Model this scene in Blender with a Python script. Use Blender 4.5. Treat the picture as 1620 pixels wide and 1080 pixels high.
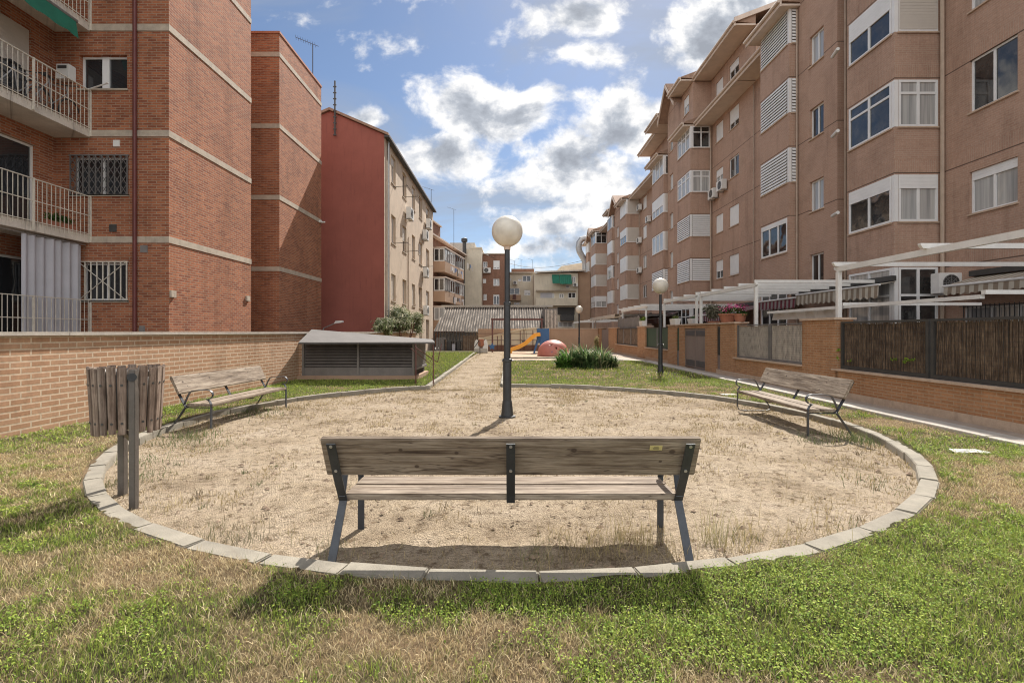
import bpy, math, random
import numpy as np
from mathutils import Vector, Matrix
R = math.radians
random.seed(7)
rng = np.random.default_rng(11)
for o in list(bpy.data.objects): bpy.data.objects.remove(o)
sc = bpy.context.scene
COL = sc.collection
# ---------------------------------------------------------------- camera
F, CX, HZ, EH = 775.0, 808.0, 525.0, 1.57
cam = bpy.data.cameras.new('camera'); camo = bpy.data.objects.new('camera', cam); COL.objects.link(camo)
camo.location = (0, 0, EH); camo.rotation_euler = (R(90), 0, 0)
cam.sensor_width = 36; cam.lens = F / 1620 * 36; cam.shift_x = (810 - CX) / 1620; cam.shift_y = -(540 - HZ) / 1620
cam.clip_start = 0.05; cam.clip_end = 3000
sc.camera = camo
# ---------------------------------------------------------------- light
SUN_AZ, SUN_EL = R(17.5), R(46.5)
sv = Vector((math.sin(SUN_AZ) * math.cos(SUN_EL), math.cos(SUN_AZ) * math.cos(SUN_EL), math.sin(SUN_EL)))
sl = bpy.data.lights.new('sun', 'SUN'); sl.energy = 4.6; sl.angle = R(0.5); sl.color = (1, 0.945, 0.87)
slo = bpy.data.objects.new('sun', sl); COL.objects.link(slo); slo.rotation_euler = sv.to_track_quat('Z', 'Y').to_euler()
sc.view_settings.view_transform = 'Standard'; sc.view_settings.look = 'None'
sc.view_settings.exposure = 0.92; sc.view_settings.gamma = 1
sc.cycles.filter_width = 1.1

class NT:
    """tiny node helper"""
    def __init__(s, nt): s.nt = nt; s.nt.nodes.clear()
    def n(s, t, **k):
        nd = s.nt.nodes.new(t)
        for a, b in k.items():
            if a.startswith('i_'): nd.inputs[a[2:]].default_value = b
            else: setattr(nd, a, b)
        return nd
    def set(s, inp, v):
        if hasattr(v, 'is_output') or isinstance(v, bpy.types.NodeSocket): s.nt.links.new(v, inp)
        else: inp.default_value = v
    def m(s, op, a, b=0.0, c=None, clamp=False):
        nd = s.n('ShaderNodeMath', operation=op); nd.use_clamp = clamp
        s.set(nd.inputs[0], a)
        if len(nd.inputs) > 1: s.set(nd.inputs[1], b)
        if c is not None: s.set(nd.inputs[2], c)
        return nd.outputs[0]
    def mix(s, f, a, b, blend='MIX'):
        nd = s.n('ShaderNodeMix', data_type='RGBA', blend_type=blend)
        s.set(nd.inputs[0], f); s.set(nd.inputs[6], c4(a)); s.set(nd.inputs[7], c4(b))
        return nd.outputs[2]
    def noise(s, vec, scale, detail=4, rough=0.55, dist=0.0, dim='3D'):
        nd = s.n('ShaderNodeTexNoise', noise_dimensions=dim)
        if vec is not None: s.set(nd.inputs['Vector'], vec)
        nd.inputs['Scale'].default_value = scale; nd.inputs['Detail'].default_value = detail
        nd.inputs['Roughness'].default_value = rough; nd.inputs['Distortion'].default_value = dist
        return nd.outputs[0]
    def ramp(s, f, stops):
        nd = s.n('ShaderNodeValToRGB'); s.set(nd.inputs[0], f)
        e = nd.color_ramp.elements
        while len(e) < len(stops): e.new(0.5)
        for el, (p, c) in zip(e, stops): el.position = p; el.color = c4(c)
        return nd.outputs[0]
    def sm(s, x, a, b):
        nd = s.n('ShaderNodeMapRange', interpolation_type='SMOOTHSTEP'); s.set(nd.inputs[0], x)
        nd.inputs[1].default_value = a; nd.inputs[2].default_value = b
        return nd.outputs[0]
    def xyz(s, v):
        nd = s.n('ShaderNodeSeparateXYZ'); s.set(nd.inputs[0], v); return nd.outputs
    def comb(s, x, y, z):
        nd = s.n('ShaderNodeCombineXYZ')
        for i, v in enumerate((x, y, z)): s.set(nd.inputs[i], v)
        return nd.outputs[0]
def c4(c):
    if isinstance(c, (int, float)): return (c, c, c, 1)
    if isinstance(c, tuple) and len(c) == 3: return (*c, 1)
    return c
# ---------------------------------------------------------------- sky with cumulus
w = bpy.data.worlds.new('World'); sc.world = w; w.use_nodes = True
N = NT(w.node_tree)
sky = N.n('ShaderNodeTexSky', sky_type='NISHITA'); sky.sun_disc = False; sky.sun_elevation = SUN_EL; sky.sun_rotation = SUN_AZ
sky.air_density = 1.0; sky.dust_density = 0.6; sky.ozone_density = 2.6; sky.altitude = 600
tc = N.n('ShaderNodeTexCoord'); gx, gy, gz = N.xyz(tc.outputs['Generated'])
ya = N.m('MAXIMUM', N.m('ABSOLUTE', gy), 0.08)
u = N.m('DIVIDE', gx, ya); v = N.m('DIVIDE', gz, ya)
def blobs(uu, vv):
    tot = None
    for (px, py, rx, ry, a) in [(915, 270, 120, 58, .95), (850, 350, 90, 30, .75), (985, 330, 60, 45, .8), (1000, 195, 75, 62, .95), (695, 248, 90, 42, .95), (765, 175, 95, 50, .95), (590, 190, 48, 22, .8),
                                (880, 392, 130, 24, .7), (905, 28, 85, 36, .72), (925, 85, 60, 26, .7), (1180, 40, 110, 80, 1.15), (480, 70, 150, 60, .27), (680, 60, 130, 36, .29), (1075, 80, 35, 40, .5), 
                                (1120, 420, 300, 60, .7), (700, 440, 120, 30, .35), (-200, 200, 330, 120, .8), (-1000, 100, 700, 300, 1.0), (1700, 150, 300, 120, .8), (300, -500, 500, 200, .7), (1300, -600, 400, 250, .8)]:  # widest cloud, unseen at far left, added to pale the glass and fill the facade
        cu, cv = (px - CX) / F, (HZ - py) / F
        a1 = N.m('MULTIPLY', N.m('SUBTRACT', uu, cu), F / rx); a2 = N.m('MULTIPLY', N.m('SUBTRACT', vv, cv), F / ry)
        d = N.m('ADD', N.m('MULTIPLY', a1, a1), N.m('MULTIPLY', a2, a2))
        g = N.m('MULTIPLY', N.m('POWER', 2.718, N.m('MULTIPLY', d, -0.8)), a)
        tot = g if tot is None else N.m('MAXIMUM', tot, g)
    return tot
B = blobs(u, v)
vec = N.comb(u, N.m('MULTIPLY', v, 1.25), 0.37)
n1 = N.noise(vec, 8.5, 9, 0.6, 0.2)
vec2 = N.comb(N.m('ADD', u, 0.02), N.m('MULTIPLY', N.m('ADD', v, 0.035), 1.25), 0.37)
n2 = N.noise(vec2, 8.5, 6, 0.57, 0.2)
behind = N.sm(N.m('MULTIPLY', gy, -1.0), -0.05, 0.25)  # unseen cloud cover at the camera's back, added to fill the shaded fronts
B = N.m('MAXIMUM', B, N.m('MULTIPLY', behind, 0.75))
dens = N.m('ADD', B, N.m('MULTIPLY', N.m('SUBTRACT', n1, 0.5), 2.1))
densu = N.m('ADD', B, N.m('MULTIPLY', N.m('SUBTRACT', n2, 0.5), 2.1))
alpha = N.sm(dens, 0.22, 0.68)
lit = N.m('SUBTRACT', 1.0, N.sm(densu, 0.45, 1.35))
big = N.noise(vec, 15.0, 6, 0.6)
shade = N.m('MULTIPLY', N.m('ADD', lit, N.m('MULTIPLY', N.m('SUBTRACT', big, 0.53), 1.8)), 1.0, clamp=True)
ccol = N.ramp(shade, [(0.0, (.40, .43, .49)), (0.4, (.55, .59, .66)), (0.68, (.84, .86, .90)), (1.0, (1.3, 1.27, 1.22))])
veil = N.m('MULTIPLY', N.sm(N.noise(N.comb(u, N.m('MULTIPLY', v, 2.2), 2.0), 2.2, 5, 0.6, 0.6), 0.34, 0.72), 0.75)
bk = N.n('ShaderNodeBackground'); N.nt.links.new(sky.outputs[0], bk.inputs[0]); bk.inputs[1].default_value = 0.06
bc = N.n('ShaderNodeBackground'); N.set(bc.inputs[0], ccol); N.set(bc.inputs[1], N.m('ADD', 0.5, N.m('MULTIPLY', behind, 0.40)))  # added clouds at the camera's back get extra brightness
bv = N.n('ShaderNodeBackground'); bv.inputs[0].default_value = (.62, .68, .78, 1); bv.inputs[1].default_value = 0.36
m1 = N.n('ShaderNodeMixShader'); N.set(m1.inputs[0], veil); N.nt.links.new(bk.outputs[0], m1.inputs[1]); N.nt.links.new(bv.outputs[0], m1.inputs[2])
m2 = N.n('ShaderNodeMixShader'); N.set(m2.inputs[0], alpha); N.nt.links.new(m1.outputs[0], m2.inputs[1]); N.nt.links.new(bc.outputs[0], m2.inputs[2])
wo = N.n('ShaderNodeOutputWorld'); N.nt.links.new(m2.outputs[0], wo.inputs[0])
w.cycles.sampling_method = 'MANUAL'; w.cycles.sample_map_resolution = 512
# ---------------------------------------------------------------- materials
def pmat(name):
    m = bpy.data.materials.new(name); m.use_nodes = True
    n = NT(m.node_tree)
    b = n.n('ShaderNodeBsdfPrincipled'); o = n.n('ShaderNodeOutputMaterial'); n.nt.links.new(b.outputs[0], o.inputs[0])
    return m, n, b
def bumpto(n, b, h, st, dist=0.01):
    bp = n.n('ShaderNodeBump'); bp.inputs['Strength'].default_value = st; bp.inputs['Distance'].default_value = dist
    n.set(bp.inputs['Height'], h); n.nt.links.new(bp.outputs[0], b.inputs['Normal'])
def pos(n, obj=False):
    if obj: return n.n('ShaderNodeTexCoord').outputs['Object']
    return n.n('ShaderNodeNewGeometry').outputs['Position']
def plain(name, c, rough=0.6, var=0.25, scale=3.0, bump=0.2, metal=0.0, obj=False, spec=0.5, fine=60.0, streak=0.0, dirt=None):
    m, n, b = pmat(name); p = pos(n, obj)
    a = n.noise(p, scale, 8, 0.65); f = n.noise(p, fine, 3, 0.6)
    k = n.m('ADD', n.m('MULTIPLY', a, 0.7), n.m('MULTIPLY', f, 0.3))
    lo = tuple(x * (1 - var) for x in c); hi = tuple(min(1, x * (1 + var * .8)) for x in c)
    col = n.ramp(k, [(0.3, lo), (0.7, hi)])
    if streak:
        x, y, z = n.xyz(p)
        s = n.noise(n.comb(n.m('MULTIPLY', n.m('ADD', x, y), 6), 0.0, n.m('MULTIPLY', z, 0.6)), 1.0, 5, 0.65)
        col = n.mix(n.m('MULTIPLY', n.sm(s, 0.52, 0.75), streak), col, dirt or tuple(x * .35 for x in c))
    n.set(b.inputs['Base Color'], col); b.inputs['Roughness'].default_value = rough; b.inputs['Metallic'].default_value = metal
    b.inputs['Specular IOR Level'].default_value = spec
    if bump: bumpto(n, b, n.m('ADD', a, f), bump)
    return m
def brick(name, c1, c2, mort, bw=.24, bh=.07, ms=.012, bump=.5, rough=.85, soldier=None, stain=.35, obj=False):
    m, n, b = pmat(name); p = pos(n, obj); x, y, z = n.xyz(p)
    uu = n.m('ADD', x, y); vv = z
    if soldier:
        base, per, hh = soldier
        q = n.m('MODULO', n.m('ADD', n.m('SUBTRACT', z, base), per * 10), per)
        s = n.m('LESS_THAN', q, hh)
        V = n.n('ShaderNodeMix', data_type='VECTOR'); n.set(V.inputs[0], s)
        n.set(V.inputs[4], n.comb(uu, vv, 0.0)); n.set(V.inputs[5], n.comb(q, uu, 0.0)); vec = V.outputs[1]
    else: vec = n.comb(uu, vv, 0.0)
    t = n.n('ShaderNodeTexBrick'); n.set(t.inputs['Vector'], vec); t.inputs['Scale'].default_value = 1
    t.inputs['Color1'].default_value = c4(c1); t.inputs['Color2'].default_value = c4(c2); t.inputs['Mortar'].default_value = c4(mort)
    t.inputs['Mortar Size'].default_value = ms; t.inputs['Mortar Smooth'].default_value = .2; t.inputs['Bias'].default_value = 0
    t.inputs['Brick Width'].default_value = bw; t.inputs['Row Height'].default_value = bh
    a = n.noise(p, 0.9, 6, 0.65); f = n.noise(p, 22, 4, 0.6)
    col = n.mix(stain, t.outputs[0], n.ramp(a, [(0.25, (.45, .45, .45)), (0.5, (1, 1, 1)), (0.75, (1.0, 1.0, 1.0))]), 'MULTIPLY')
    col = n.mix(.35, col, n.ramp(f, [(0.3, (.6, .6, .6)), (0.7, (1.25, 1.2, 1.15))]), 'MULTIPLY')
    st_ = n.noise(n.comb(n.m('MULTIPLY', uu, 1.1), 0.0, n.m('MULTIPLY', z, .12)), 1.0, 6, .7)
    col = n.mix(.8, col, n.ramp(st_, [(.3, (.62, .6, .58)), (.48, (1, 1, 1)), (.62, (1, 1, 1)), (.76, (1.2, 1.17, 1.15))]), 'MULTIPLY')
    if soldier: col = n.mix(n.m('LESS_THAN', q, 0.035), col, tuple(k * .3 for k in c1))
    n.set(b.inputs['Base Color'], col); b.inputs['Roughness'].default_value = rough; b.inputs['Specular IOR Level'].default_value = .25
    bumpto(n, b, n.m('SUBTRACT', n.m('MULTIPLY', f, .25), t.outputs['Fac']), bump, 0.012)
    return m
def glassmat(name, tint=(.03, .035, .04), var=True):
    m, n, b = pmat(name)
    if var:
        oi = n.n('ShaderNodeObjectInfo'); p = pos(n); x, y, z = n.xyz(p)
        r = n.m('FRACT', n.m('MULTIPLY', oi.outputs['Random'], 7.3))
        fold = n.noise(n.comb(n.m('MULTIPLY', n.m('ADD', x, y), 9), 0.0, n.m('MULTIPLY', z, .3)), 1.0, 3)
        cur = n.ramp(fold, [(.3, (.24, .24, .24)), (.7, (.50, .49, .46))])
        room = n.ramp(n.noise(p, 2.5, 3), [(.35, (.012, .013, .015)), (.7, (.06, .055, .05))])
        n.set(b.inputs['Base Color'], n.mix(n.m('GREATER_THAN', r, .48), room, cur))
    else: b.inputs['Base Color'].default_value = c4(tint)
    b.inputs['Roughness'].default_value = .04; b.inputs['Specular IOR Level'].default_value = .9
    bumpto(n, b, n.noise(pos(n), .8, 2), .06, .3)
    return m
def wood(name, base=(.19, .145, .105), light=(.34, .285, .225), dark=(.06, .04, .03), knots=True, vert=False):
    m, n, b = pmat(name); p = pos(n, True); x, y, z = n.xyz(p)
    oi = n.n('ShaderNodeObjectInfo'); off = n.m('MULTIPLY', oi.outputs['Random'], 30)
    if vert: v1 = n.comb(n.m('MULTIPLY', x, 26), n.m('MULTIPLY', y, 26), n.m('MULTIPLY', z, 1.6))
    else: v1 = n.comb(n.m('ADD', n.m('MULTIPLY', x, 1.5), off), n.m('MULTIPLY', y, 26), n.m('MULTIPLY', z, 26))
    g = n.noise(v1, 1.0, 8, .68, .5)
    g2 = n.noise(v1, 4.0, 4, .7, .3)
    big = n.noise(n.comb(n.m('ADD', x, off), n.m('MULTIPLY', y, 3), n.m('MULTIPLY', z, 3)), 1.7, 4, .6)
    col = n.ramp(g, [(.28, dark), (.42, base), (.62, light), (.8, tuple(k * 1.2 for k in light))])
    col = n.mix(.6, col, n.ramp(g2, [(.36, (.45, .42, .4)), (.5, (1, 1, 1)), (.7, (1.2, 1.18, 1.15))]), 'MULTIPLY')
    col = n.mix(.7, col, n.ramp(big, [(.3, (.55, .5, .46)), (.6, (1.1, 1.08, 1.05))]), 'MULTIPLY')
    h = g2
    crk = n.noise(v1, .55, 3, .5, .2) if not vert else g
    col = n.mix(n.m('MULTIPLY', n.sm(n.m('ABSOLUTE', n.m('SUBTRACT', crk, .5)), .012, .0), .8), col, dark) if not vert else n.mix(.6, col, n.ramp(n.m('FRACT', n.m('MULTIPLY', oi.outputs['Random'], 5.7)), [(0, (.75, .72, .72)), (.5, (1.05, .95, .9)), (1, (1.5, 1.45, 1.4))]), 'MULTIPLY')
    if knots:
        for (kx, kz, kr) in [(-1.02 + .27, .768, .014), (-.37, .745, .014), (-.65, .64, .016), (.43, .765, .02), (1.1, .755, .021), (1.03, .68, .012)]:
            dx = n.m('SUBTRACT', x, kx); dz = n.m('SUBTRACT', z, kz)
            d = n.m('SQRT', n.m('ADD', n.m('MULTIPLY', n.m('MULTIPLY', dx, dx), .55), n.m('MULTIPLY', dz, dz)))
            col = n.mix(n.m('MULTIPLY', n.m('SUBTRACT', 1.0, n.sm(d, kr * .5, kr)), .85), col, dark)
    n.set(b.inputs['Base Color'], col); b.inputs['Roughness'].default_value = .8; b.inputs['Specular IOR Level'].default_value = .3
    bumpto(n, b, n.m('ADD', g, n.m('MULTIPLY', h, .6)), .7, .006)
    return m
def attrmat(name, rough=.7, transl=.3, spec=.2):
    m, n, b = pmat(name)
    at = n.n('ShaderNodeAttribute', attribute_name='Col')
    n.set(b.inputs['Base Color'], at.outputs[0]); b.inputs['Roughness'].default_value = rough; b.inputs['Specular IOR Level'].default_value = spec
    if transl:
        t = n.n('ShaderNodeBsdfTranslucent'); n.set(t.inputs[0], at.outputs[0])
        mx = n.n('ShaderNodeMixShader'); mx.inputs[0].default_value = transl
        n.nt.links.new(b.outputs[0], mx.inputs[1]); n.nt.links.new(t.outputs[0], mx.inputs[2])
        o = [q for q in n.nt.nodes if q.type == 'OUTPUT_MATERIAL'][0]; n.nt.links.new(mx.outputs[0], o.inputs[0])
    return m
MT = {}
MT['brick_red'] = brick('brick_red', (.42, .15, .07), (.24, .073, .038), (.35, .235, .16), .25, .07, .012, .8, stain=.55)
MT['brick_buff'] = brick('brick_buff', (.48, .29, .18), (.40, .225, .13), (.60, .47, .34), .30, .088, .013, .5, stain=.35)
MT['brick_pink'] = brick('brick_pink', (.44, .285, .21), (.40, .25, .18), (.44, .33, .255), .24, .065, .008, .25, soldier=(6.42, 2.9, .42), stain=.4)
MT['brick_orange'] = brick('brick_orange', (.45, .235, .12), (.36, .175, .085), (.42, .28, .175), .24, .06, .01, .5, stain=.4)
MT['brick_brown'] = brick('brick_brown', (.27, .13, .085), (.20, .095, .06), (.27, .18, .13), .25, .08, .012, .4)
MT['band'] = plain('concrete_band', (.43, .36, .28), .85, .3, 4, .4, streak=.4)
MT['conc'] = plain('concrete', (.46, .42, .36), .9, .28, 3.0, .5, fine=90)
MT['kerb'] = plain('kerb_stone', (.255, .228, .18), .9, .38, 4.0, .6, fine=120, streak=.45, dirt=(.18, .14, .1))
MT['slab'] = plain('slab_white', (.60, .54, .46), .85, .3, 1.7, .3, streak=.8, dirt=(.10, .08, .065))
MT['coping'] = plain('coping_stone', (.46, .41, .35), .85, .25, 5, .4, streak=.2)
MT['terrac'] = plain('sill_stone', (.50, .37, .27), .8, .25, 6, .4, streak=.3)
MT['red'] = plain('red_render', (.29, .092, .066), .9, .22, 0.45, .5, streak=.45, dirt=(.16, .05, .04))
MT['cream'] = plain('cream_render', (.50, .395, .295), .9, .2, 0.8, .4, streak=.4, dirt=(.28, .22, .16))
MT['cream2'] = plain('pale_render', (.60, .53, .41), .9, .2, 0.8, .3, streak=.4)
MT['ramp'] = plain('ramp_cream', (.74, .64, .46), .9, .12, 1, .2)
MT['tan'] = plain('tan_render', (.42, .275, .18), .9, .15, 0.8, .3, streak=.3)
MT['white'] = plain('white_pvc', (.74, .73, .71), .4, .08, 2, 0)
MT['whitep'] = plain('white_paint', (.70, .68, .64), .5, .14, 3, .1, streak=.2, dirt=(.4, .35, .3))
MT['beige'] = plain('beige_trim', (.58, .465, .375), .7, .15, 2, .1, streak=.25)
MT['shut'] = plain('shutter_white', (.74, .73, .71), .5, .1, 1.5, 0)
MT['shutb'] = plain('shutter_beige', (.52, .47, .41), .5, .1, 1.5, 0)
MT['rail'] = plain('rail_paint', (.60, .55, .46), .5, .25, 8, .1, streak=.3, dirt=(.25, .15, .1))
MT['black'] = plain('black_iron', (.028, .03, .032), .42, .4, 6, .15, obj=True)
MT['iron'] = plain('dark_iron', (.045, .05, .058), .42, .35, 14, .15, obj=True)
MT['binpost'] = plain('bin_post', (.11, .095, .082), .5, .3, 8, .2, obj=True)
MT['darkm'] = plain('dark_metal', (.05, .047, .043), .55, .3, 6, .2)
MT['greym'] = plain('grey_metal', (.17, .155, .145), .55, .3, 3, .2, streak=.35)
MT['door'] = plain('door_metal', (.22, .165, .145), .6, .15, 2, .1, streak=.4)
MT['kiosk'] = plain('kiosk_metal', (.20, .175, .155), .5, .3, 3, .2, streak=.3)
MT['roofm'] = plain('sheet_roof', (.115, .105, .098), .8, .25, 1.5, .2, streak=.4)
MT['galv'] = plain('galvanised', (.36, .35, .34), .4, .25, 6, .1, metal=.6)
MT['pipe'] = plain('pipe_dark_red', (.12, .03, .025), .5, .3, 5, .1)
MT['pipeb'] = plain('pipe_beige', (.42, .32, .24), .5, .2, 5, .1)
MT['glass'] = glassmat('window_glass'); MT['glassd'] = glassmat('dark_glass', (.025, .027, .03), False)
MT['darkin'] = plain('dark_room', (.02, .018, .017), .9, .3, 3, 0)
MT['curtain'] = plain('grey_cloth', (.42, .41, .43), .9, .12, 2, .2)
MT['green_cloth'] = plain('green_cloth', (.015, .14, .085), .8, .25, 3, .2)
MT['tarp'] = plain('beige_cloth', (.48, .42, .35), .8, .15, 2, .3)
MT['wood'] = wood('bench_wood')
MT['woodr'] = wood('bin_wood', (.165, .125, .10), (.30, .25, .21), (.06, .04, .034), knots=False, vert=True)
MT['globe'] = None
m, n, b = pmat('lamp_globe'); b.inputs['Base Color'].default_value = (.78, .72, .62, 1); b.inputs['Roughness'].default_value = .35
b.inputs['Subsurface Weight'].default_value = .3; b.inputs['Subsurface Radius'].default_value = (.1, .09, .07); MT['globe'] = m
p = pos(n, True); bl = n.noise(p, 5, 5); n.set(b.inputs['Base Color'], n.ramp(bl, [(.3, (.56, .51, .43)), (.7, (.70, .65, .56))]))
MT['yellow'] = plain('yellow_plastic', (.80, .36, .03), .45, .1, 3, 0)
MT['blue'] = plain('blue_panel', (.03, .11, .26), .5, .15, 3, 0)
MT['pink'] = plain('faded_red_plastic', (.44, .15, .115), .5, .2, 2, .1)
MT['rust'] = plain('red_brown_paint', (.12, .045, .035), .6, .3, 4, .1)
MT['terra'] = plain('terracotta', (.36, .14, .08), .8, .2, 6, .2)
MT['tile'] = plain('roof_tile', (.30, .19, .13), .85, .35, 5, .4)
MT['brass'] = plain('brass_plate', (.50, .42, .18), .45, .15, 20, 0, obj=True)
MT['steel'] = plain('bolt_steel', (.5, .48, .45), .35, .1, 5, 0, metal=.7, obj=True)
MT['plaster_soffit'] = plain('soffit', (.50, .40, .30), .9, .12, 2, .1)
MT['leafy'] = attrmat('leaves', .65, .35, .18)
MT['grass'] = attrmat('grass_blades', .75, .22, .2)
# corrugated asbestos
def corrmat():
    m, n, b = pmat('fibre_cement'); p = pos(n); x, y, z = n.xyz(p)
    a = n.noise(n.comb(n.m('MULTIPLY', x, 3), n.m('MULTIPLY', y, .6), 0), 1.2, 6, .65); f = n.noise(p, 9, 5, .7)
    col = n.mix(.7, n.ramp(a, [(.3, (.07, .055, .045)), (.5, (.17, .145, .12)), (.72, (.42, .39, .35))]), n.ramp(f, [(.35, (.4, .38, .36)), (.6, (1.15, 1.12, 1.1))]), 'MULTIPLY')
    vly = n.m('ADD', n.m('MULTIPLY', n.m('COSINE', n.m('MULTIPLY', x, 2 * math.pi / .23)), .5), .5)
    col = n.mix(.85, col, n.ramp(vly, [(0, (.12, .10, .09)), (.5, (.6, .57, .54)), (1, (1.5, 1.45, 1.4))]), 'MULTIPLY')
    n.set(b.inputs['Base Color'], col); b.inputs['Roughness'].default_value = .95
    return m
MT['corr'] = corrmat()
def stripes(name, a, bcol, per, axis):
    m, n, b = pmat(name); p = pos(n); x = n.xyz(p)[axis]
    q = n.m('FRACT', n.m('DIVIDE', x, per))
    col = n.mix(n.m('GREATER_THAN', q, .5), a, bcol)
    col = n.mix(.4, col, n.ramp(n.noise(p, 4, 4), [(.3, (.6, .6, .6)), (.7, (1.1, 1.1, 1.1))]), 'MULTIPLY')
    n.set(b.inputs['Base Color'], col); b.inputs['Roughness'].default_value = .85
    return m
MT['aw_beige'] = stripes('awning_beige_stripe', (.50, .45, .36), (.26, .20, .14), .26, 1)
MT['aw_maroon'] = stripes('awning_maroon_stripe', (.28, .24, .22), (.14, .02, .03), .3, 1)
def reedmat(name, c1, c2, fine=140):
    m, n, b = pmat(name); p = pos(n); x, y, z = n.xyz(p)
    v1 = n.comb(n.m('MULTIPLY', n.m('ADD', x, y), fine), 0.0, n.m('MULTIPLY', z, 5))
    g = n.noise(v1, 1.0, 3, .7); k = n.noise(p, 4, 5, .6)
    dark = tuple(q * .25 for q in c1)
    col = n.ramp(n.m('ADD', n.m('MULTIPLY', g, .7), n.m('MULTIPLY', k, .3)), [(.36, dark), (.5, c1), (.66, c2)])
    n.set(b.inputs['Base Color'], col); b.inputs['Roughness'].default_value = .9; bumpto(n, b, g, .8, .01)
    return m
MT['reed'] = reedmat('reed_screen', (.13, .085, .055), (.30, .21, .13))
MT['reedl'] = reedmat('pale_cane', (.64, .57, .49), (.80, .74, .65), 60)
import bmesh
# ---------------------------------------------------------------- mesh helpers
class MB:
    def __init__(s): s.v = []; s.f = []
    def add(s, vs, fs):
        k = len(s.v); s.v += [tuple(p) for p in vs]; s.f += [tuple(i + k for i in f) for f in fs]; return s
    def hexa(s, c):
        return s.add(c, [(0, 3, 2, 1), (4, 5, 6, 7), (0, 1, 5, 4), (1, 2, 6, 5), (2, 3, 7, 6), (3, 0, 4, 7)])
    def box(s, x0, x1, y0, y1, z0, z1):
        return s.hexa([(x0, y0, z0), (x1, y0, z0), (x1, y1, z0), (x0, y1, z0), (x0, y0, z1), (x1, y0, z1), (x1, y1, z1), (x0, y1, z1)])
    def lbox(s, fr, u0, u1, d0, d1, z0, z1):
        P, U, Nn = fr
        g = lambda u, d, z: (P[0] + U[0] * u + Nn[0] * d, P[1] + U[1] * u + Nn[1] * d, z)
        return s.hexa([g(u0, d0, z0), g(u1, d0, z0), g(u1, d1, z0), g(u0, d1, z0), g(u0, d0, z1), g(u1, d0, z1), g(u1, d1, z1), g(u0, d1, z1)])
    def quad(s, a, b, c, d): return s.add([a, b, c, d], [(0, 1, 2, 3)])
    def poly(s, pts): return s.add(pts, [tuple(range(len(pts)))])
    def prism(s, pts, vec):
        n = len(pts); q = [tuple(p[i] + vec[i] for i in range(3)) for p in pts]
        return s.add(list(pts) + q, [tuple(range(n))[::-1], tuple(range(n, 2 * n))] + [(i, (i + 1) % n, n + (i + 1) % n, n + i) for i in range(n)])
    def sweep(s, pts, prof, up=(0, 0, 1), closed=False):
        """prof: list of (a,b) offsets; a along side, b along normal"""
        pts = [Vector(p) for p in pts]; n = len(pts); k = len(prof); vs = []
        for i, p in enumerate(pts):
            t = (pts[min(i + 1, n - 1)] - pts[max(i - 1, 0)])
            t = t.normalized() if t.length > 1e-9 else Vector((0, 0, 1))
            u_ = Vector(up)
            if abs(t.dot(u_)) > .98: u_ = Vector((0, 1, 0)) if abs(t.y) < .9 else Vector((1, 0, 0))
            a = t.cross(u_).normalized(); b_ = a.cross(t).normalized()
            vs += [p + a * q[0] + b_ * q[1] for q in prof]
        fs = [(i * k + j, i * k + (j + 1) % k, (i + 1) * k + (j + 1) % k, (i + 1) * k + j) for i in range(n - 1) for j in range(k)]
        fs += [tuple(range(k))[::-1], tuple((n - 1) * k + j for j in range(k))]
        return s.add(vs, fs)
    def tube(s, pts, r, n=8):
        return s.sweep(pts, [(r * math.cos(2 * math.pi * j / n), r * math.sin(2 * math.pi * j / n)) for j in range(n)])
    def bar(s, pts, wd, th, up=(0, 0, 1)):
        return s.sweep(pts, [(-wd / 2, -th / 2), (wd / 2, -th / 2), (wd / 2, th / 2), (-wd / 2, th / 2)], up)
    def lathe(s, prof, cx=0, cy=0, n=24):
        k = len(prof); vs = []
        for (r, z) in prof: vs += [(cx + r * math.cos(2 * math.pi * j / n), cy + r * math.sin(2 * math.pi * j / n), z) for j in range(n)]
        fs = [(i * n + j, i * n + (j + 1) % n, (i + 1) * n + (j + 1) % n, (i + 1) * n + j) for i in range(k - 1) for j in range(n)]
        fs += [tuple(range(n))[::-1], tuple((k - 1) * n + j for j in range(n))]
        return s.add(vs, fs)
    def build(s, name, mat, parent=None, bevel=0, smooth=False, local=False):
        me = bpy.data.meshes.new(name); off = (0, 0, 0)
        if parent is not None and not local:
            off = wloc(parent)
        me.from_pydata([(p[0] - off[0], p[1] - off[1], p[2] - off[2]) for p in s.v], [], s.f)
        if bevel:
            bm = bmesh.new(); bm.from_mesh(me)
            bmesh.ops.bevel(bm, geom=list(bm.edges), offset=bevel, segments=2, affect='EDGES', clamp_overlap=True)
            bm.to_mesh(me); bm.free()
        if smooth:
            me.polygons.foreach_set('use_smooth', [True] * len(me.polygons))
        me.validate(); me.update()
        o = bpy.data.objects.new(name, me); COL.objects.link(o)
        if mat: me.materials.append(MT[mat] if isinstance(mat, str) else mat)
        if parent is not None: o.parent = parent
        return o
def wloc(o):
    x = y = z = 0
    while o is not None: x += o.location.x; y += o.location.y; z += o.location.z; o = o.parent
    return (x, y, z)
def tag(o, label, cat, group=None):
    o['label'] = label; o['category'] = cat
    if group: o['group'] = group
    return o
def thing(name, label, cat, loc=(0, 0, 0), group=None):
    o = bpy.data.objects.new(name, None); COL.objects.link(o); o.location = loc; o.empty_display_size = .2
    return tag(o, label, cat, group)
def struct(o, kind='structure'): o['kind'] = kind; return o
def copy_tree(o, parent=None):
    c = o.copy(); COL.objects.link(c); c.parent = parent
    for ch in list(o.children): copy_tree(ch, c)
    return c
def ypx(px, X): return X * F / (px - CX)
def zpx(py, Y): return EH + (HZ - py) / F * Y
def xpx(px, Y): return (px - CX) / F * Y
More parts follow.
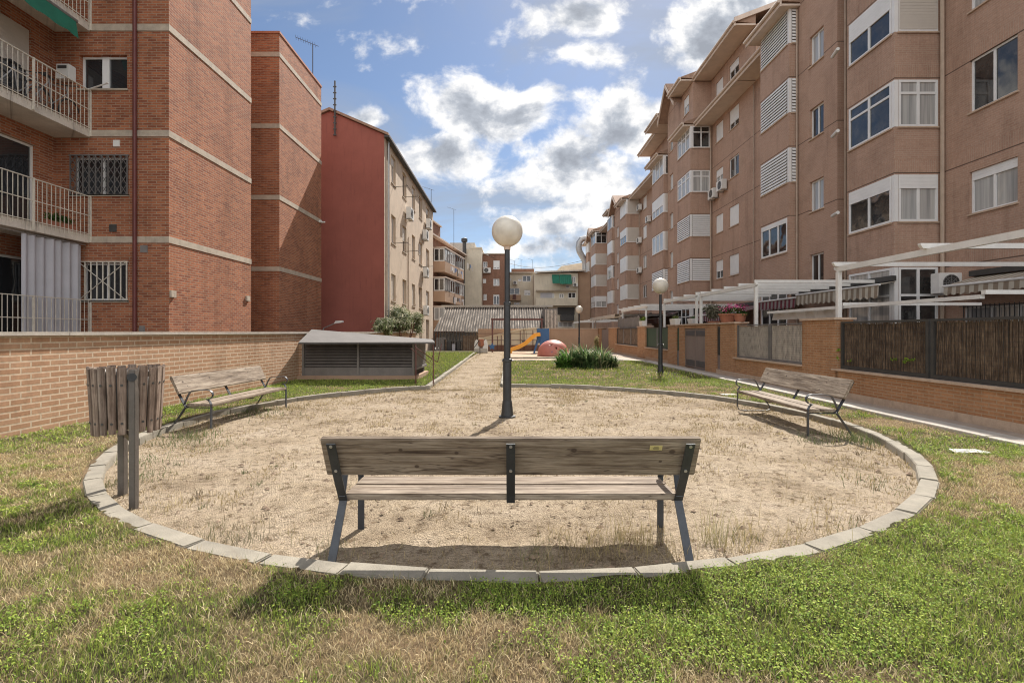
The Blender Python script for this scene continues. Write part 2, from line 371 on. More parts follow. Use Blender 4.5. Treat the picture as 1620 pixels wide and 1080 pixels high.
def facade(mb, P, U, Nn, L, z0, z1, holes, dep=.1):
    us = sorted({0, L} | {h[0] for h in holes} | {h[1] for h in holes}); zs = sorted({z0, z1} | {h[2] for h in holes} | {h[3] for h in holes})
    us = [q for q in us if 0 <= q <= L]; zs = [q for q in zs if z0 <= q <= z1]
    g = lambda u_, d, z: (P[0] + U[0] * u_ + Nn[0] * d, P[1] + U[1] * u_ + Nn[1] * d, z)
    for a, b_ in zip(us, us[1:]):
        for c, d in zip(zs, zs[1:]):
            mu, mz = (a + b_) / 2, (c + d) / 2
            if any(h[0] < mu < h[1] and h[2] < mz < h[3] for h in holes): continue
            mb.quad(g(a, 0, c), g(b_, 0, c), g(b_, 0, d), g(a, 0, d))
    for (a, b_, c, d) in [h[:4] for h in holes]:
        mb.quad(g(a, 0, c), g(b_, 0, c), g(b_, dep, c), g(a, dep, c)); mb.quad(g(a, 0, d), g(b_, 0, d), g(b_, dep, d), g(a, dep, d))
        mb.quad(g(a, 0, c), g(a, dep, c), g(a, dep, d), g(a, 0, d)); mb.quad(g(b_, 0, c), g(b_, dep, c), g(b_, dep, d), g(b_, 0, d))
def window(par, P, U, Nn, u0, u1, z0, z1, kind='glass2', d=.07, sh=.5, frame='white', shmat='shut', sill='terrac', fw=.055, glass='glass'):
    fr = (P, U, Nn); m = MB(); w_, h_ = u1 - u0, z1 - z0; g0, g1 = u0 + .003, u1 - .003
    m.lbox(fr, g0, g0 + fw, d, d + .06, z0, z1); m.lbox(fr, g1 - fw, g1, d, d + .06, z0, z1)
    m.lbox(fr, g0 + fw, g1 - fw, d, d + .06, z0, z0 + fw); m.lbox(fr, g0 + fw, g1 - fw, d, d + .06, z1 - fw, z1)
    zt = z1 - fw
    if kind in ('glassT',):
        zt = z0 + h_ * .72; m.lbox(fr, g0 + fw, g1 - fw, d + .002, d + .06, zt - fw / 2, zt + fw / 2)
    npan = 1 if kind in ('glass1', 'slat') else (3 if w_ > 2.0 else 2)
    for i in range(1, npan):
        uc = u0 + w_ * i / npan; m.lbox(fr, uc - fw * .55, uc + fw * .55, d - .002, d + .06, z0 + fw, z1 - fw)
    wo_ = m.build('window', frame, par)
    if kind not in ('shut', 'slat'):
        MB().lbox(fr, g0 + fw * .6, g1 - fw * .6, d + .03, d + .045, z0 + fw * .6, z1 - fw * .6).build('glass', glass, wo_)
    if kind in ('half', 'shut'):
        b0 = z0 + (h_ * (1 - sh) if kind == 'half' else fw)
        q = MB(); nz = max(2, int((z1 - b0) / .09))
        for i in range(nz):
            a = b0 + (z1 - .01 - b0) * i / nz; b_ = b0 + (z1 - .01 - b0) * (i + 1) / nz
            q.lbox(fr, g0 + .02, g1 - .02, d - .012, d + .028, a + .006, b_)
            if i: q.lbox(fr, g0 + .025, g1 - .025, d - .004, d + .028, a - .002, a + .008)
        q.build('shutter', shmat, wo_)
    if kind == 'slat':
        q = MB(); nz = int(h_ / .125)
        for i in range(nz):
            a = z0 + h_ * i / nz; g = lambda u_, dd, z: (P[0] + U[0] * u_ + Nn[0] * dd, P[1] + U[1] * u_ + Nn[1] * dd, z)
            hh = h_ / nz
            q.prism([g(g0, -.055, a + hh * .12), g(g0, -.045, a + hh * .04), g(g0, -.012, a + hh * .74), g(g0, -.022, a + hh * .82)], tuple(x * (g1 - g0) for x in (U[0], U[1], 0)))
        q.build('louvre', 'shut', wo_)
        MB().lbox(fr, g0, g1, -.004, d - .001, z0, z1).build('backing', 'greym', wo_)
    if sill: MB().lbox(fr, u0 - .04, u1 + .04, -.05, d - .003, z0 - .05, z0 - .004).build('sill', sill, wo_)
    return wo_
def ac_unit(P, U, Nn, u0, z0, label, w_=.8, h_=.56, group='air conditioning units on the facades'):
    """box hanging off a wall; Nn points into the wall"""
    fr = (P, U, Nn); c = (P[0] + U[0] * (u0 + w_ / 2), P[1] + U[1] * (u0 + w_ / 2), z0)
    t = thing('air_conditioner', label, 'air conditioner', c, group)
    MB().lbox(fr, u0, u0 + w_, -.42, -.1, z0, z0 + h_).build('casing', 'whitep', t, bevel=.012)
    g = lambda a, dd, z: (P[0] + U[0] * a + Nn[0] * dd, P[1] + U[1] * a + Nn[1] * dd, z)
    q = MB(); cu, cz, r = u0 + w_ * .4, z0 + h_ / 2, h_ * .42
    q.poly([g(cu + r * math.cos(k * math.pi / 12), -.424, cz + r * math.sin(k * math.pi / 12)) for k in range(24)]); f = q.build('fan_opening', 'darkm', t)
    q = MB()
    for rr in (.95, .65, .35): q.tube([g(cu + r * rr * math.cos(k * math.pi / 10), -.43, cz + r * rr * math.sin(k * math.pi / 10)) for k in range(21)], .006, 5)
    for k in range(4): q.bar([g(cu - r * math.cos(k * math.pi / 4), -.43, cz - r * math.sin(k * math.pi / 4)), g(cu + r * math.cos(k * math.pi / 4), -.43, cz + r * math.sin(k * math.pi / 4))], .01, .01)
    q.build('grille', 'galv', t)
    q = MB()
    for a in (u0 + .1, u0 + w_ - .14): q.lbox(fr, a, a + .04, -.44, .02, z0 - .05, z0 - .003)
    q.build('bracket', 'galv', t)
    return t
# ---------------------------------------------------------------- noise in numpy
def vnoise(x, y, seed=0):
    xi = np.floor(x).astype(np.int64); yi = np.floor(y).astype(np.int64); xf = x - xi; yf = y - yi
    def h(a, b_):
        k = (a * 374761393 + b_ * 668265263 + seed * 1442695041) & 0x7fffffff
        k = ((k ^ (k >> 13)) * 1274126177) & 0x7fffffff
        return ((k ^ (k >> 16)) & 0xffff) / 65535.0
    sx = xf * xf * (3 - 2 * xf); sy = yf * yf * (3 - 2 * yf)
    return (h(xi, yi) * (1 - sx) + h(xi + 1, yi) * sx) * (1 - sy) + (h(xi, yi + 1) * (1 - sx) + h(xi + 1, yi + 1) * sx) * sy
def fbm(x, y, sc_, seed=0, oc=4):
    t = 0; a = .5; s_ = 0
    for i in range(oc): t = t + a * vnoise(x * sc_, y * sc_, seed + i); s_ += a; a *= .55; sc_ *= 2.1
    return t / s_
# ---------------------------------------------------------------- ground, lawn, sand, kerbs
CY, RO = 8.45, 5.57; RI = RO - .16
def gpt(px, py, z=.07):
    Y = (EH - z) * F / (py - HZ); return ((px - CX) / F * Y, Y)
# green patches in world metres from pixel hints: (px,py,rx,ry,amount)
GB = []
for (px, py, rx, ry, a) in [(60, 1060, .55, .18, .75), (620, 1000, .5, .2, .0), (210, 985, .25, .1, .5), (760, 950, 1.3, .16, .35), (980, 935, .8, .22, .75), (420, 950, .4, .2, .5),
                            (1350, 1020, 1.0, .35, .75), (1500, 900, 1.3, .8, .95), (1250, 930, .9, .4, .7), (950, 1060, .2, .1, .55), (1000, 1010, .3, .15, .5), (1560, 705, 1.4, .55, 1.0),
                            (1590, 1000, .6, .5, .65), (620, 1060, .15, .1, .25), (330, 1040, .4, .2, .3), (150, 850, .9, .35, .4), (30, 665, 1.5, .35, .9), (150, 650, 1.0, .5, .8),
                            (400, 625, 1.5, 1.2, .9), (700, 1010, .7, .12, -.3), (850, 1040, .35, .12, -.5), (560, 1030, .4, .12, -.3), (80, 740, 2.2, .9, -.7), (1550, 770, 1.2, .35, -.6),
                            (1450, 670, 1.6, .9, -.5), (60, 900, .4, .12, -.3), (820, 1000, .5, .08, -.3)]:
    x, y = gpt(px, py); GB.append((x, y, rx, ry, a))
def green(x, y):
    n_ = fbm(x, y, 1.6, 3, 4); n2_ = fbm(x, y, .35, 9, 3)
    n3_ = fbm(x, y, 6.5, 13, 3)
    g = .50 + (n_ - .5) * 1.35 + (n2_ - .5) * .4 + (n3_ - .5) * 1.5
    for (bx, by, rx, ry, a) in GB:
        g = g + a * .62 * np.exp(-(((x - bx) / rx) ** 2 + ((y - by) / ry) ** 2))
    far = np.clip((y - 12) / 3, 0, 1); left = (x < -2) & (y > 10)
    g = g + np.where(left, .55, .0) * far + np.where(~left, .22, 0) * far
    # strip along the left wall
    g = g + .8 * np.exp(-((x + 6.95) / .5) ** 2) * (y > 6)
    return np.clip(g, 0.04, .88)
def in_lawn(x, y):
    r = np.hypot(x, y - CY)
    ok = (r > RO - .06) & (x > -7.45) & (x < 6.62)
    path = (x > -2.42) & (x < -.2) & (y > 12.8)
    play = (x > -.3) & (y > 25.3)
    return ok & ~path & ~play & (y < 39)
def lz(x, y): return .074 + .018 * np.exp(-((np.hypot(x, y - CY) - RO) / .12) ** 2) + .03 * (fbm(x, y, 7, 31, 2) - .5) + .03 * (fbm(x, y, 1.3, 21, 3) - .5) + .012 * (fbm(x, y, 9, 22, 2) - .5)
def attr_mesh(name, V, loops_faces, cols, mat, kind, nper=None):
    me = bpy.data.meshes.new(name); me.from_pydata(V if isinstance(V, list) else V.tolist(), [], loops_faces)
    ca = me.color_attributes.new('Col', 'FLOAT_COLOR', 'POINT'); c = np.ones((len(V), 4), np.float32); c[:, :3] = cols; ca.data.foreach_set('color', c.ravel())
    me.materials.append(MT[mat] if isinstance(mat, str) else mat); me.update()
    o = bpy.data.objects.new(name, me); COL.objects.link(o)
    if kind: o['kind'] = kind
    return o
def soil_mat():
    m, n, b = pmat('lawn_soil'); p = pos(n); at = n.n('ShaderNodeAttribute', attribute_name='Col')
    f = n.noise(p, 70, 6, .75); g = n.noise(p, 18, 5, .7)
    k = n.m('ADD', n.m('MULTIPLY', f, .6), n.m('MULTIPLY', g, .4))
    col = n.mix(1.0, at.outputs[0], n.ramp(k, [(.36, (.35, .33, .3)), (.5, (.95, .95, .95)), (.64, (1.55, 1.5, 1.4))]), 'MULTIPLY')
    n.set(b.inputs['Base Color'], col); b.inputs['Roughness'].default_value = 1; b.inputs['Specular IOR Level'].default_value = .1
    bumpto(n, b, k, 1.0, .03); return m
MT['soil'] = soil_mat()
def sand_mat():
    m, n, b = pmat('sandy_grit'); p = pos(n)
    big = n.noise(p, 1.1, 5, .6); mid = n.noise(p, 9, 6, .7); vo = n.n('ShaderNodeTexVoronoi'); n.set(vo.inputs['Vector'], p); vo.inputs['Scale'].default_value = 75
    fine = n.noise(p, 150, 4, .8)
    base = n.ramp(big, [(.3, (.22, .17, .118)), (.48, (.345, .278, .20)), (.7, (.40, .332, .255))])
    col = n.mix(.85, base, n.ramp(mid, [(.36, (.40, .35, .30)), (.47, (.92, .92, .92)), (.66, (1.15, 1.14, 1.12))]), 'MULTIPLY')
    col = n.mix(.75, col, n.ramp(fine, [(.36, (.35, .32, .28)), (.48, (.95, .95, .95)), (.62, (1.45, 1.42, 1.36))]), 'MULTIPLY')
    vx = n.xyz(vo.outputs['Color'])[0]; col = n.mix(.6, col, n.ramp(vx, [(.0, (.55, .53, .5)), (.25, (.95, .95, .95)), (.9, (1.1, 1.1, 1.1)), (1, (1.4, 1.4, 1.4))]), 'MULTIPLY')
    n.set(b.inputs['Base Color'], col); b.inputs['Roughness'].default_value = 1; b.inputs['Specular IOR Level'].default_value = .1
    bumpto(n, b, n.m('ADD', n.m('MULTIPLY', fine, .5), n.m('ADD', mid, vo.outputs['Distance'])), .8, .02); return m
MT['sand'] = sand_mat(); MT['clod'] = plain('earth_clods', (.27, .195, .135), 1, .5, 9, .5)
MT['asph'] = plain('asphalt_ground', (.16, .14, .12), .95, .3, 1.5, .5)
MT['pave'] = plain('paving', (.34, .27, .21), .9, .25, 2.0, .4, streak=.2)
MT['playsand'] = plain('playground_sand', (.40, .30, .21), 1, .25, 2.5, .4)
MB().quad((-900, -900, -.06), (900, -900, -.06), (900, 1500, -.06), (-900, 1500, -.06)).build('ground', 'asph')['kind'] = 'structure'
# lawn grid
def lawn():
    s_ = .09
    xs = np.arange(-7.47, 6.7, s_); ys = np.concatenate([np.arange(-2.5, 1.2, .3), np.arange(1.2, 16, s_), np.arange(16, 39.3, .25)])
    X, Y = np.meshgrid(xs, ys); nx = len(xs)
    cxm = (X[:-1, :-1] + X[1:, 1:]) / 2; cym = (Y[:-1, :-1] + Y[1:, 1:]) / 2
    ok = in_lawn(cxm, cym)
    r = np.hypot(X, Y - CY); sn = r < RO - .05; k = np.where(sn, (RO - .05) / np.maximum(r, .01), 1)
    X2 = X * k; Y2 = CY + (Y - CY) * k
    Z = lz(X2, Y2); g = green(X2, Y2)
    V = np.stack([X2.ravel(), Y2.ravel(), Z.ravel()], 1)
    gg = g.ravel()[:, None]; n_ = fbm(X2, Y2, 2.3, 40, 3).ravel()[:, None]
    dry = np.array([.20, .14, .085]) * (.75 + .5 * n_); grn = np.array([.05, .055, .022]) * (.8 + .5 * n_)  # soil under green darkened in colour, standing in for shade between blades
    cols = dry * (1 - gg) + grn * gg
    I, J = np.nonzero(ok); a = I * nx + J
    faces = np.stack([a, a + 1, a + nx + 1, a + nx], 1)
    used = np.unique(faces); rem = -np.ones(len(V), int); rem[used] = np.arange(len(used))
    attr_mesh('lawn', V[used], rem[faces].tolist(), cols[used], 'soil', 'structure')
lawn()
def sandbed():
    s_ = .08
    xs = np.arange(-5.6, 5.61, s_); ys = np.arange(CY - 5.6, CY + 5.61, s_); X, Y = np.meshgrid(xs, ys); nx = len(xs)
    Z = .0 + .04 * (fbm(X, Y, .9, 5, 3) - .5) + .045 * (fbm(X, Y, 5, 6, 3) - .5)
    ok = np.hypot((X[:-1, :-1] + X[1:, 1:]) / 2, (Y[:-1, :-1] + Y[1:, 1:]) / 2 - CY) < RO - .08
    V = np.stack([X.ravel(), Y.ravel(), Z.ravel()], 1); I, J = np.nonzero(ok); a = I * nx + J
    faces = np.stack([a, a + 1, a + nx + 1, a + nx], 1).tolist()
    me = bpy.data.meshes.new('sand'); me.from_pydata(V.tolist(), [], faces); me.materials.append(MT['sand'])
    me.polygons.foreach_set('use_smooth', [True] * len(me.polygons))
    o = bpy.data.objects.new('sand_circle', me); COL.objects.link(o); o['kind'] = 'structure'
sandbed()
# path
m = MB(); ny = 60
for i in range(ny):
    ya, yb = 13.3 + (40 - 13.3) * i / ny, 13.3 + (40 - 13.3) * (i + 1) / ny
    xl = lambda y: -2.2 - .015 * (y - 14)
    m.quad((xl(ya) - .05, ya, .012), (-.28, ya, .012), (-.28, yb, .012), (xl(yb) - .05, yb, .012))
struct(m.build('path', 'sand'))
MB().quad((-.35, 25.5, .03), (6.7, 25.5, .03), (6.7, 40, .03), (-.35, 40, .03)).build('playground_ground', 'playsand')['kind'] = 'structure'
MB().quad((-13, 36, -.02), (12, 36, -.02), (12, 90, -.02), (-13, 90, -.02)).build('yard_ground', 'asph')['kind'] = 'structure'
# kerbs: blocks with small joints
def kerb(pts, wd, z0, z1, name='kerb', mat='kerb', L=.62, gap=.006, jit=.008, lens=None):
    m = MB(); rr = random.Random(3); pts = [Vector((*p, 0)) for p in pts]
    cum = [0]
    for a, b_ in zip(pts, pts[1:]): cum.append(cum[-1] + (b_ - a).length)
    def at(s_):
        s_ = min(max(s_, 0), cum[-1] - 1e-6)
        for i in range(len(cum) - 1):
            if s_ <= cum[i + 1]: return pts[i].lerp(pts[i + 1], (s_ - cum[i]) / (cum[i + 1] - cum[i]))
    cuts = [0]
    while cuts[-1] < cum[-1] - .3: cuts.append(min(cum[-1], cuts[-1] + (lens(cuts[-1]) * rr.uniform(.85, 1.15) if lens else L)))
    for s0_, s1_ in zip(cuts, cuts[1:]):
        a, b_ = at(s0_ + gap), at(s1_ - gap)
        t = (b_ - a).normalized(); sd = Vector((t.y, -t.x, 0)) * wd / 2; dz = rr.uniform(-jit, jit); o = sd.normalized() * rr.uniform(-jit, jit)
        a = a + o; b_ = b_ + o; dz2 = dz + rr.uniform(-jit, jit) * .5
        m.hexa([(*(a - sd).xy, z0), (*(a + sd).xy, z0), (*(b_ + sd).xy, z0), (*(b_ - sd).xy, z0),
                (*(a - sd).xy, z1 + dz), (*(a + sd).xy, z1 + dz), (*(b_ + sd).xy, z1 + dz2), (*(b_ - sd).xy, z1 + dz2)])
    o = m.build(name, mat, None, bevel=.008); return struct(o)
rm = (RO + RI) / 2
def arc(a0, a1, n_=120): return [(rm * math.sin(a0 + (a1 - a0) * i / n_), CY - rm * math.cos(a0 + (a1 - a0) * i / n_)) for i in range(n_ + 1)]
th_r = math.pi - math.asin(.32 / rm) * -1 if False else math.pi - math.asin(-.3 / rm)  # right arc end (x=-.3)
aL = -(math.pi - math.asin(2.25 / rm))
kerb(arc(aL, math.pi + math.asin(.28 / rm)), .15, -.1, .095, 'kerb_ring', lens=lambda s_: .42 if 5.0 < s_ < 8.8 else .62)
kerb([(-2.28, 13.35), (-2.35, 20), (-2.62, 36)], .14, -.1, .11, 'path_kerb', L=.9)
kerb([(-.22, 13.95), (-.27, 25.4)], .14, -.1, .11, 'path_kerb', L=.9)
kerb([(-.45, 25.6), (3.2, 25.6), (6.6, 25.6)], .22, -.1, .12, 'playground_kerb', 'coping', L=.9)
kerb([(-.2, 28.4), (3.4, 28.4)], .16, -.1, .12, 'playground_kerb', 'kerb', L=.9)
kerb([(-2.65, 35.8), (-4.6, 35.6), (-8, 35.4)], .14, -.1, .1, 'yard_kerb', 'kerb', L=1)
# raised walkway edge on the right
kerb([(6.79, 2.0), (6.79, 24.6)], .42, -.3, .125, 'walkway_edge', 'coping', L=1.2, gap=.004, jit=.002)
kerb([(5.9, 26.0), (6.73, 24.9)], .30, -.3, .12, 'walkway_edge', 'coping', L=1.0, gap=.004, jit=.002)
kerb([(5.9, 26.2), (5.6, 40)], .30, -.3, .12, 'walkway_edge', 'coping', L=1.2, gap=.004, jit=.002)
MB().box(7.005, 7.34, 1, 25, -.2, .110).build('walkway', 'pave')['kind'] = 'structure'
m = MB(); m.poly([(6.9, 25, .105), (7.4, 25, .105), (7.4, 75, .105), (5.75, 75, .105), (5.75, 40, .105), (6.05, 26.2, .105)]); struct(m.build('walkway', 'pave'))
# ---------------------------------------------------------------- grass
def spread(n_, x0, x1, y0, y1, dens_pow=0):
    """random points, thinned with distance"""
    x = rng.uniform(x0, x1, n_); y = rng.uniform(y0, y1, n_); return x, y
def visible(x, y, m_=.3):
    return (np.abs(x) < y * 1.06 + m_ + 2.2) & (y > 1.1)
def blades(name, x, y, z, h, wd, lean, col, kind='stuff', mat='grass', curl=.5):
    n_ = len(x); a = rng.uniform(0, 2 * np.pi, n_); la = rng.uniform(0, 2 * np.pi, n_)
    dx, dy = np.cos(a) * wd / 2, np.sin(a) * wd / 2; lx, ly = np.cos(la) * lean * h, np.sin(la) * lean * h
    hz_ = h * np.sqrt(np.clip(1 - lean ** 2 * .8, .03, 1))
    V = np.zeros((n_, 5, 3), np.float32)
    V[:, 0] = np.stack([x - dx, y - dy, z - .01], 1); V[:, 1] = np.stack([x + dx, y + dy, z - .01], 1)
    mx, my, mz = x + lx * (.5 - .2 * curl), y + ly * (.5 - .2 * curl), z + hz_ * .58
    V[:, 2] = np.stack([mx + dx * .8, my + dy * .8, mz], 1); V[:, 3] = np.stack([mx - dx * .8, my - dy * .8, mz], 1)
    V[:, 4] = np.stack([x + lx, y + ly, z + hz_], 1)
    me = bpy.data.meshes.new(name); me.vertices.add(n_ * 5); me.vertices.foreach_set('co', V.ravel())
    b0 = np.arange(n_)[:, None] * 5
    loops = (b0 + np.array([[0, 1, 2, 3, 3, 2, 4]])).ravel().astype(np.int32)
    me.loops.add(len(loops)); me.loops.foreach_set('vertex_index', loops)
    st = (np.arange(n_)[:, None] * 7 + np.array([[0, 4]])).ravel().astype(np.int32)
    me.polygons.add(n_ * 2); me.polygons.foreach_set('loop_start', st)
    try: me.polygons.foreach_set('loop_total', np.tile([4, 3], n_).astype(np.int32))
    except Exception: pass
    me.update(calc_edges=True)
    ca = me.color_attributes.new('Col', 'FLOAT_COLOR', 'POINT'); c = np.ones((n_, 5, 4), np.float32); c[:, :, :3] = col[:, None, :]
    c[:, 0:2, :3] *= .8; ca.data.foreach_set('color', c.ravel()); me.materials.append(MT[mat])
    o = bpy.data.objects.new(name, me); COL.objects.link(o)
    if kind: o['kind'] = kind
    return o
def leaves(name, P, Nrm, size, col, asp=1.0, kind='stuff', mat='leafy', parent=None, lengthdir=None):
    """diamond leaves: centre P, random orientation about Nrm"""
    n_ = len(P); t = rng.normal(size=(n_, 3)) if lengthdir is None else lengthdir
    t = t - (t * Nrm).sum(1)[:, None] * Nrm; t /= np.linalg.norm(t, axis=1)[:, None] + 1e-9; s_ = np.cross(Nrm, t)
    V = np.zeros((n_, 4, 3), np.float32); S = size[:, None]
    V[:, 0] = P - t * S * asp; V[:, 1] = P + s_ * S * .5; V[:, 2] = P + t * S * asp; V[:, 3] = P - s_ * S * .5
    V[:, 0] += Nrm * S * -.15; V[:, 2] += Nrm * S * -.15
    me = bpy.data.meshes.new(name); me.vertices.add(n_ * 4); me.vertices.foreach_set('co', V.ravel())
    me.loops.add(n_ * 4); me.loops.foreach_set('vertex_index', np.arange(n_ * 4).astype(np.int32))
    me.polygons.add(n_); me.polygons.foreach_set('loop_start', (np.arange(n_) * 4).astype(np.int32))
    try: me.polygons.foreach_set('loop_total', np.full(n_, 4, np.int32))
    except Exception: pass
    me.update(calc_edges=True)
    ca = me.color_attributes.new('Col', 'FLOAT_COLOR', 'POINT'); c = np.ones((n_, 4, 4), np.float32); c[:, :, :3] = col[:, None, :]
    ca.data.foreach_set('color', c.ravel()); me.materials.append(MT[mat])
    o = bpy.data.objects.new(name, me); COL.objects.link(o)
    if kind: o['kind'] = kind
    if parent is not None: o.parent = parent; o.location = (0, 0, 0)
    return o
def gcol(g, n_):
    """blade colours: green / olive / straw"""
    r = rng.random(n_)[:, None]; v_ = rng.uniform(.7, 1.35, n_)[:, None]
    grn = np.array([.13, .22, .035]) * (1 - r) + np.array([.42, .46, .10]) * r
    oliv = np.array([.28, .25, .10]); straw = np.array([.80, .67, .39]) * (1 - r) + np.array([.38, .26, .14]) * r
    q = np.clip(g + rng.normal(0, .22, n_), 0, 1)[:, None]
    c = np.where(q > .55, grn, np.where(q > .42, oliv, straw)); return c * v_
def grass():
    # near lawn, dense
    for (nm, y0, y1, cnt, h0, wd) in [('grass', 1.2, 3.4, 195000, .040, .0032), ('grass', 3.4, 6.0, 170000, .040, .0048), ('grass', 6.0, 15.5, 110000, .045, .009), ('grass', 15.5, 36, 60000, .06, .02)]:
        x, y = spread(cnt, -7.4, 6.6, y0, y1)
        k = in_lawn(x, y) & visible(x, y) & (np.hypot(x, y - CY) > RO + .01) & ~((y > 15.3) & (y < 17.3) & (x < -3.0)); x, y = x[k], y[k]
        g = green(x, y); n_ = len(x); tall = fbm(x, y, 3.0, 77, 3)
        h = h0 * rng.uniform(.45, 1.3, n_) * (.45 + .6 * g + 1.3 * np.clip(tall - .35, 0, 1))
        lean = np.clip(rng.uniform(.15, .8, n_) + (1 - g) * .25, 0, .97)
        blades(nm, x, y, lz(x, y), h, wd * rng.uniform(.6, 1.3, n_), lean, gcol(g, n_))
    # lying straw
    for (y0, y1, cnt, L, wd) in [(1.7, 3.6, 90000, .045, .0028), (3.6, 8, 80000, .05, .005)]:
        x, y = spread(cnt, -7.4, 6.6, y0, y1); k = in_lawn(x, y) & visible(x, y) & (np.hypot(x, y - CY) > RO + .01); x, y = x[k], y[k]
        g = green(x, y); k = rng.random(len(x)) > g * .8; x, y = x[k], y[k]; n_ = len(x)
        r = rng.random(n_)[:, None]; c = (np.array([.86, .73, .45]) * r + np.array([.40, .30, .17]) * (1 - r)) * rng.uniform(.55, 1.2, n_)[:, None]
        blades('dry_grass', x, y, lz(x, y) + rng.uniform(.002, .025, n_), L * rng.uniform(.5, 1.3, n_), wd * rng.uniform(.6, 1.3, n_), rng.uniform(.9, 1.0, n_), c)
    # clover leaflets in the green areas
    for (y0, y1, cnt, sz) in [(1.7, 3.6, 260000, .0085), (3.6, 6.5, 190000, .012), (6.5, 15, 60000, .02)]:
        x, y = spread(cnt, -7.4, 6.6, y0, y1); k = in_lawn(x, y) & visible(x, y) & (np.hypot(x, y - CY) > RO + .01); x, y = x[k], y[k]
        g = green(x, y); cl = fbm(x, y, 2.4, 55, 3); k = rng.random(len(x)) < np.clip((g - .36) * 1.7, 0, .8) * np.clip((cl - .33) * 4, .08, 1); x, y = x[k], y[k]; n_ = len(x)
        if not n_: continue
        P = np.stack([x, y, lz(x, y) + rng.uniform(.008, .05, n_) * (.5 + fbm(x, y, 5, 56, 2))], 1)
        Nr = rng.normal(0, .42, (n_, 3)); Nr[:, 2] = 1; Nr /= np.linalg.norm(Nr, axis=1)[:, None]
        r = rng.random(n_)[:, None] ** 1.3; c = (np.array([.14, .24, .035]) * (1 - r) + np.array([.42, .48, .09]) * r) * rng.uniform(.6, 1.3, n_)[:, None]
        leaves('clover', P, Nr, sz * rng.uniform(.7, 1.4, n_), c, .75)
    # sparse dry weeds on the sand
    cnt = 110000; a = rng.uniform(0, 2 * np.pi, cnt); r_ = RI * np.sqrt(rng.random(cnt)); x = r_ * np.cos(a); y = CY + r_ * np.sin(a)
    cl = fbm(x, y, 2.2, 91, 3) + .22 * (r_ / RI) ** 6; k = visible(x, y) & (rng.random(cnt) < np.clip((cl - .50) * 3.0, .04, .7)); x, y = x[k], y[k]; n_ = len(x)
    r = rng.random(n_)[:, None]; c = (np.array([.56, .44, .25]) * r + np.array([.30, .23, .11]) * (1 - r)) * rng.uniform(.6, 1.2, n_)[:, None]
    blades('dry_weeds', x, y, np.zeros(n_), rng.uniform(.012, .05, n_) * (1 + 1.2 * (rng.random(n_) < .07)), .0045 * np.clip(y / 4.5, .8, 2.0), rng.uniform(.3, .98, n_), c)
    # straw stalks and tufts: foreground right of bench and along the kerb
    xs, ys, hs, cs = [], [], [], []
    def tuft(px, py, n_, sp, h, colr, z=0.0):
        X0, Y0 = gpt(px, py, z); xs.append(rng.normal(X0, sp, n_)); ys.append(rng.normal(Y0, sp * 1.1, n_)); hs.append(h * rng.uniform(.15, 1.15, n_) ** 1.0); cs.append(np.array(colr)[None] * rng.uniform(.6, 1.25, n_)[:, None])
    stw = (.46, .37, .19); grn = (.15, .19, .06); drk = (.20, .16, .07)
    for q in range(95):
        px = rng.uniform(860, 1360); tuft(px, 893 - abs(px - 960) * .028 - rng.uniform(0, 55), 7, .05, rng.uniform(.06, .26), stw)
    for (px, py, n_, sp, h, c) in [(985, 850, 90, .09, .26, stw), (1020, 870, 110, .12, .22, stw), (930, 880, 60, .1, .14, drk), (1130, 860, 60, .07, .34, (.34, .3, .15)), (1180, 850, 35, .06, .22, stw),
                                   (1000, 860, 60, .05, .1, (.25, .16, .08)), (340, 850, 50, .05, .11, (.2, .19, .1)), (390, 855, 90, .08, .12, (.22, .2, .12)), (290, 700, 120, .16, .14, (.17, .19, .09)),
                                   (275, 805, 60, .1, .1, stw), (170, 770, 70, .08, .12, (.25, .25, .12)), (540, 745, 25, .04, .1, drk), (660, 765, 25, .05, .08, drk), (1150, 850, 30, .04, .14, (.18, .18, .08)),
                                   (1330, 865, 60, .06, .13, grn), (1270, 880, 60, .06, .1, grn), (1360, 850, 80, .05, .16, (.12, .15, .06)), (1345, 690, 160, .2, .12, (.2, .2, .09)), (1300, 700, 80, .14, .1, (.15, .17, .07)),
                                   (420, 655, 120, .3, .11, (.18, .2, .09)), (380, 660, 90, .3, .1, (.16, .18, .08)), (1160, 665, 25, .05, .12, drk), (170, 808, 60, .03, .13, (.22, .26, .12)), (1440, 740, 40, .05, .12, stw),
                                   (600, 885, 60, .12, .1, stw), (520, 880, 50, .1, .16, (.3, .28, .15)), (850, 885, 60, .1, .13, (.22, .22, .1)), (740, 890, 50, .2, .09, stw)]:
        tuft(px, py, n_, sp, h, c)
    for (px, py, n_, sp, h) in [(300, 690, 200, .2, .12), (330, 705, 160, .25, .09), (400, 650, 160, .25, .13), (215, 760, 120, .12, .1), (230, 730, 100, .15, .12), (1390, 700, 160, .2, .1), (1355, 698, 160, .12, .16), (1300, 690, 100, .2, .08), (1400, 770, 80, .2, .1)]:
        tuft(px, py, n_, sp, h, (.16, .20, .08))
    for q in range(70):
        tuft(rng.uniform(250, 1400), rng.uniform(620, 860), int(rng.integers(8, 26)), rng.uniform(.015, .05), rng.uniform(.03, .09), [(.15, .17, .08), (.3, .25, .13), (.2, .15, .09)][int(rng.integers(3))])
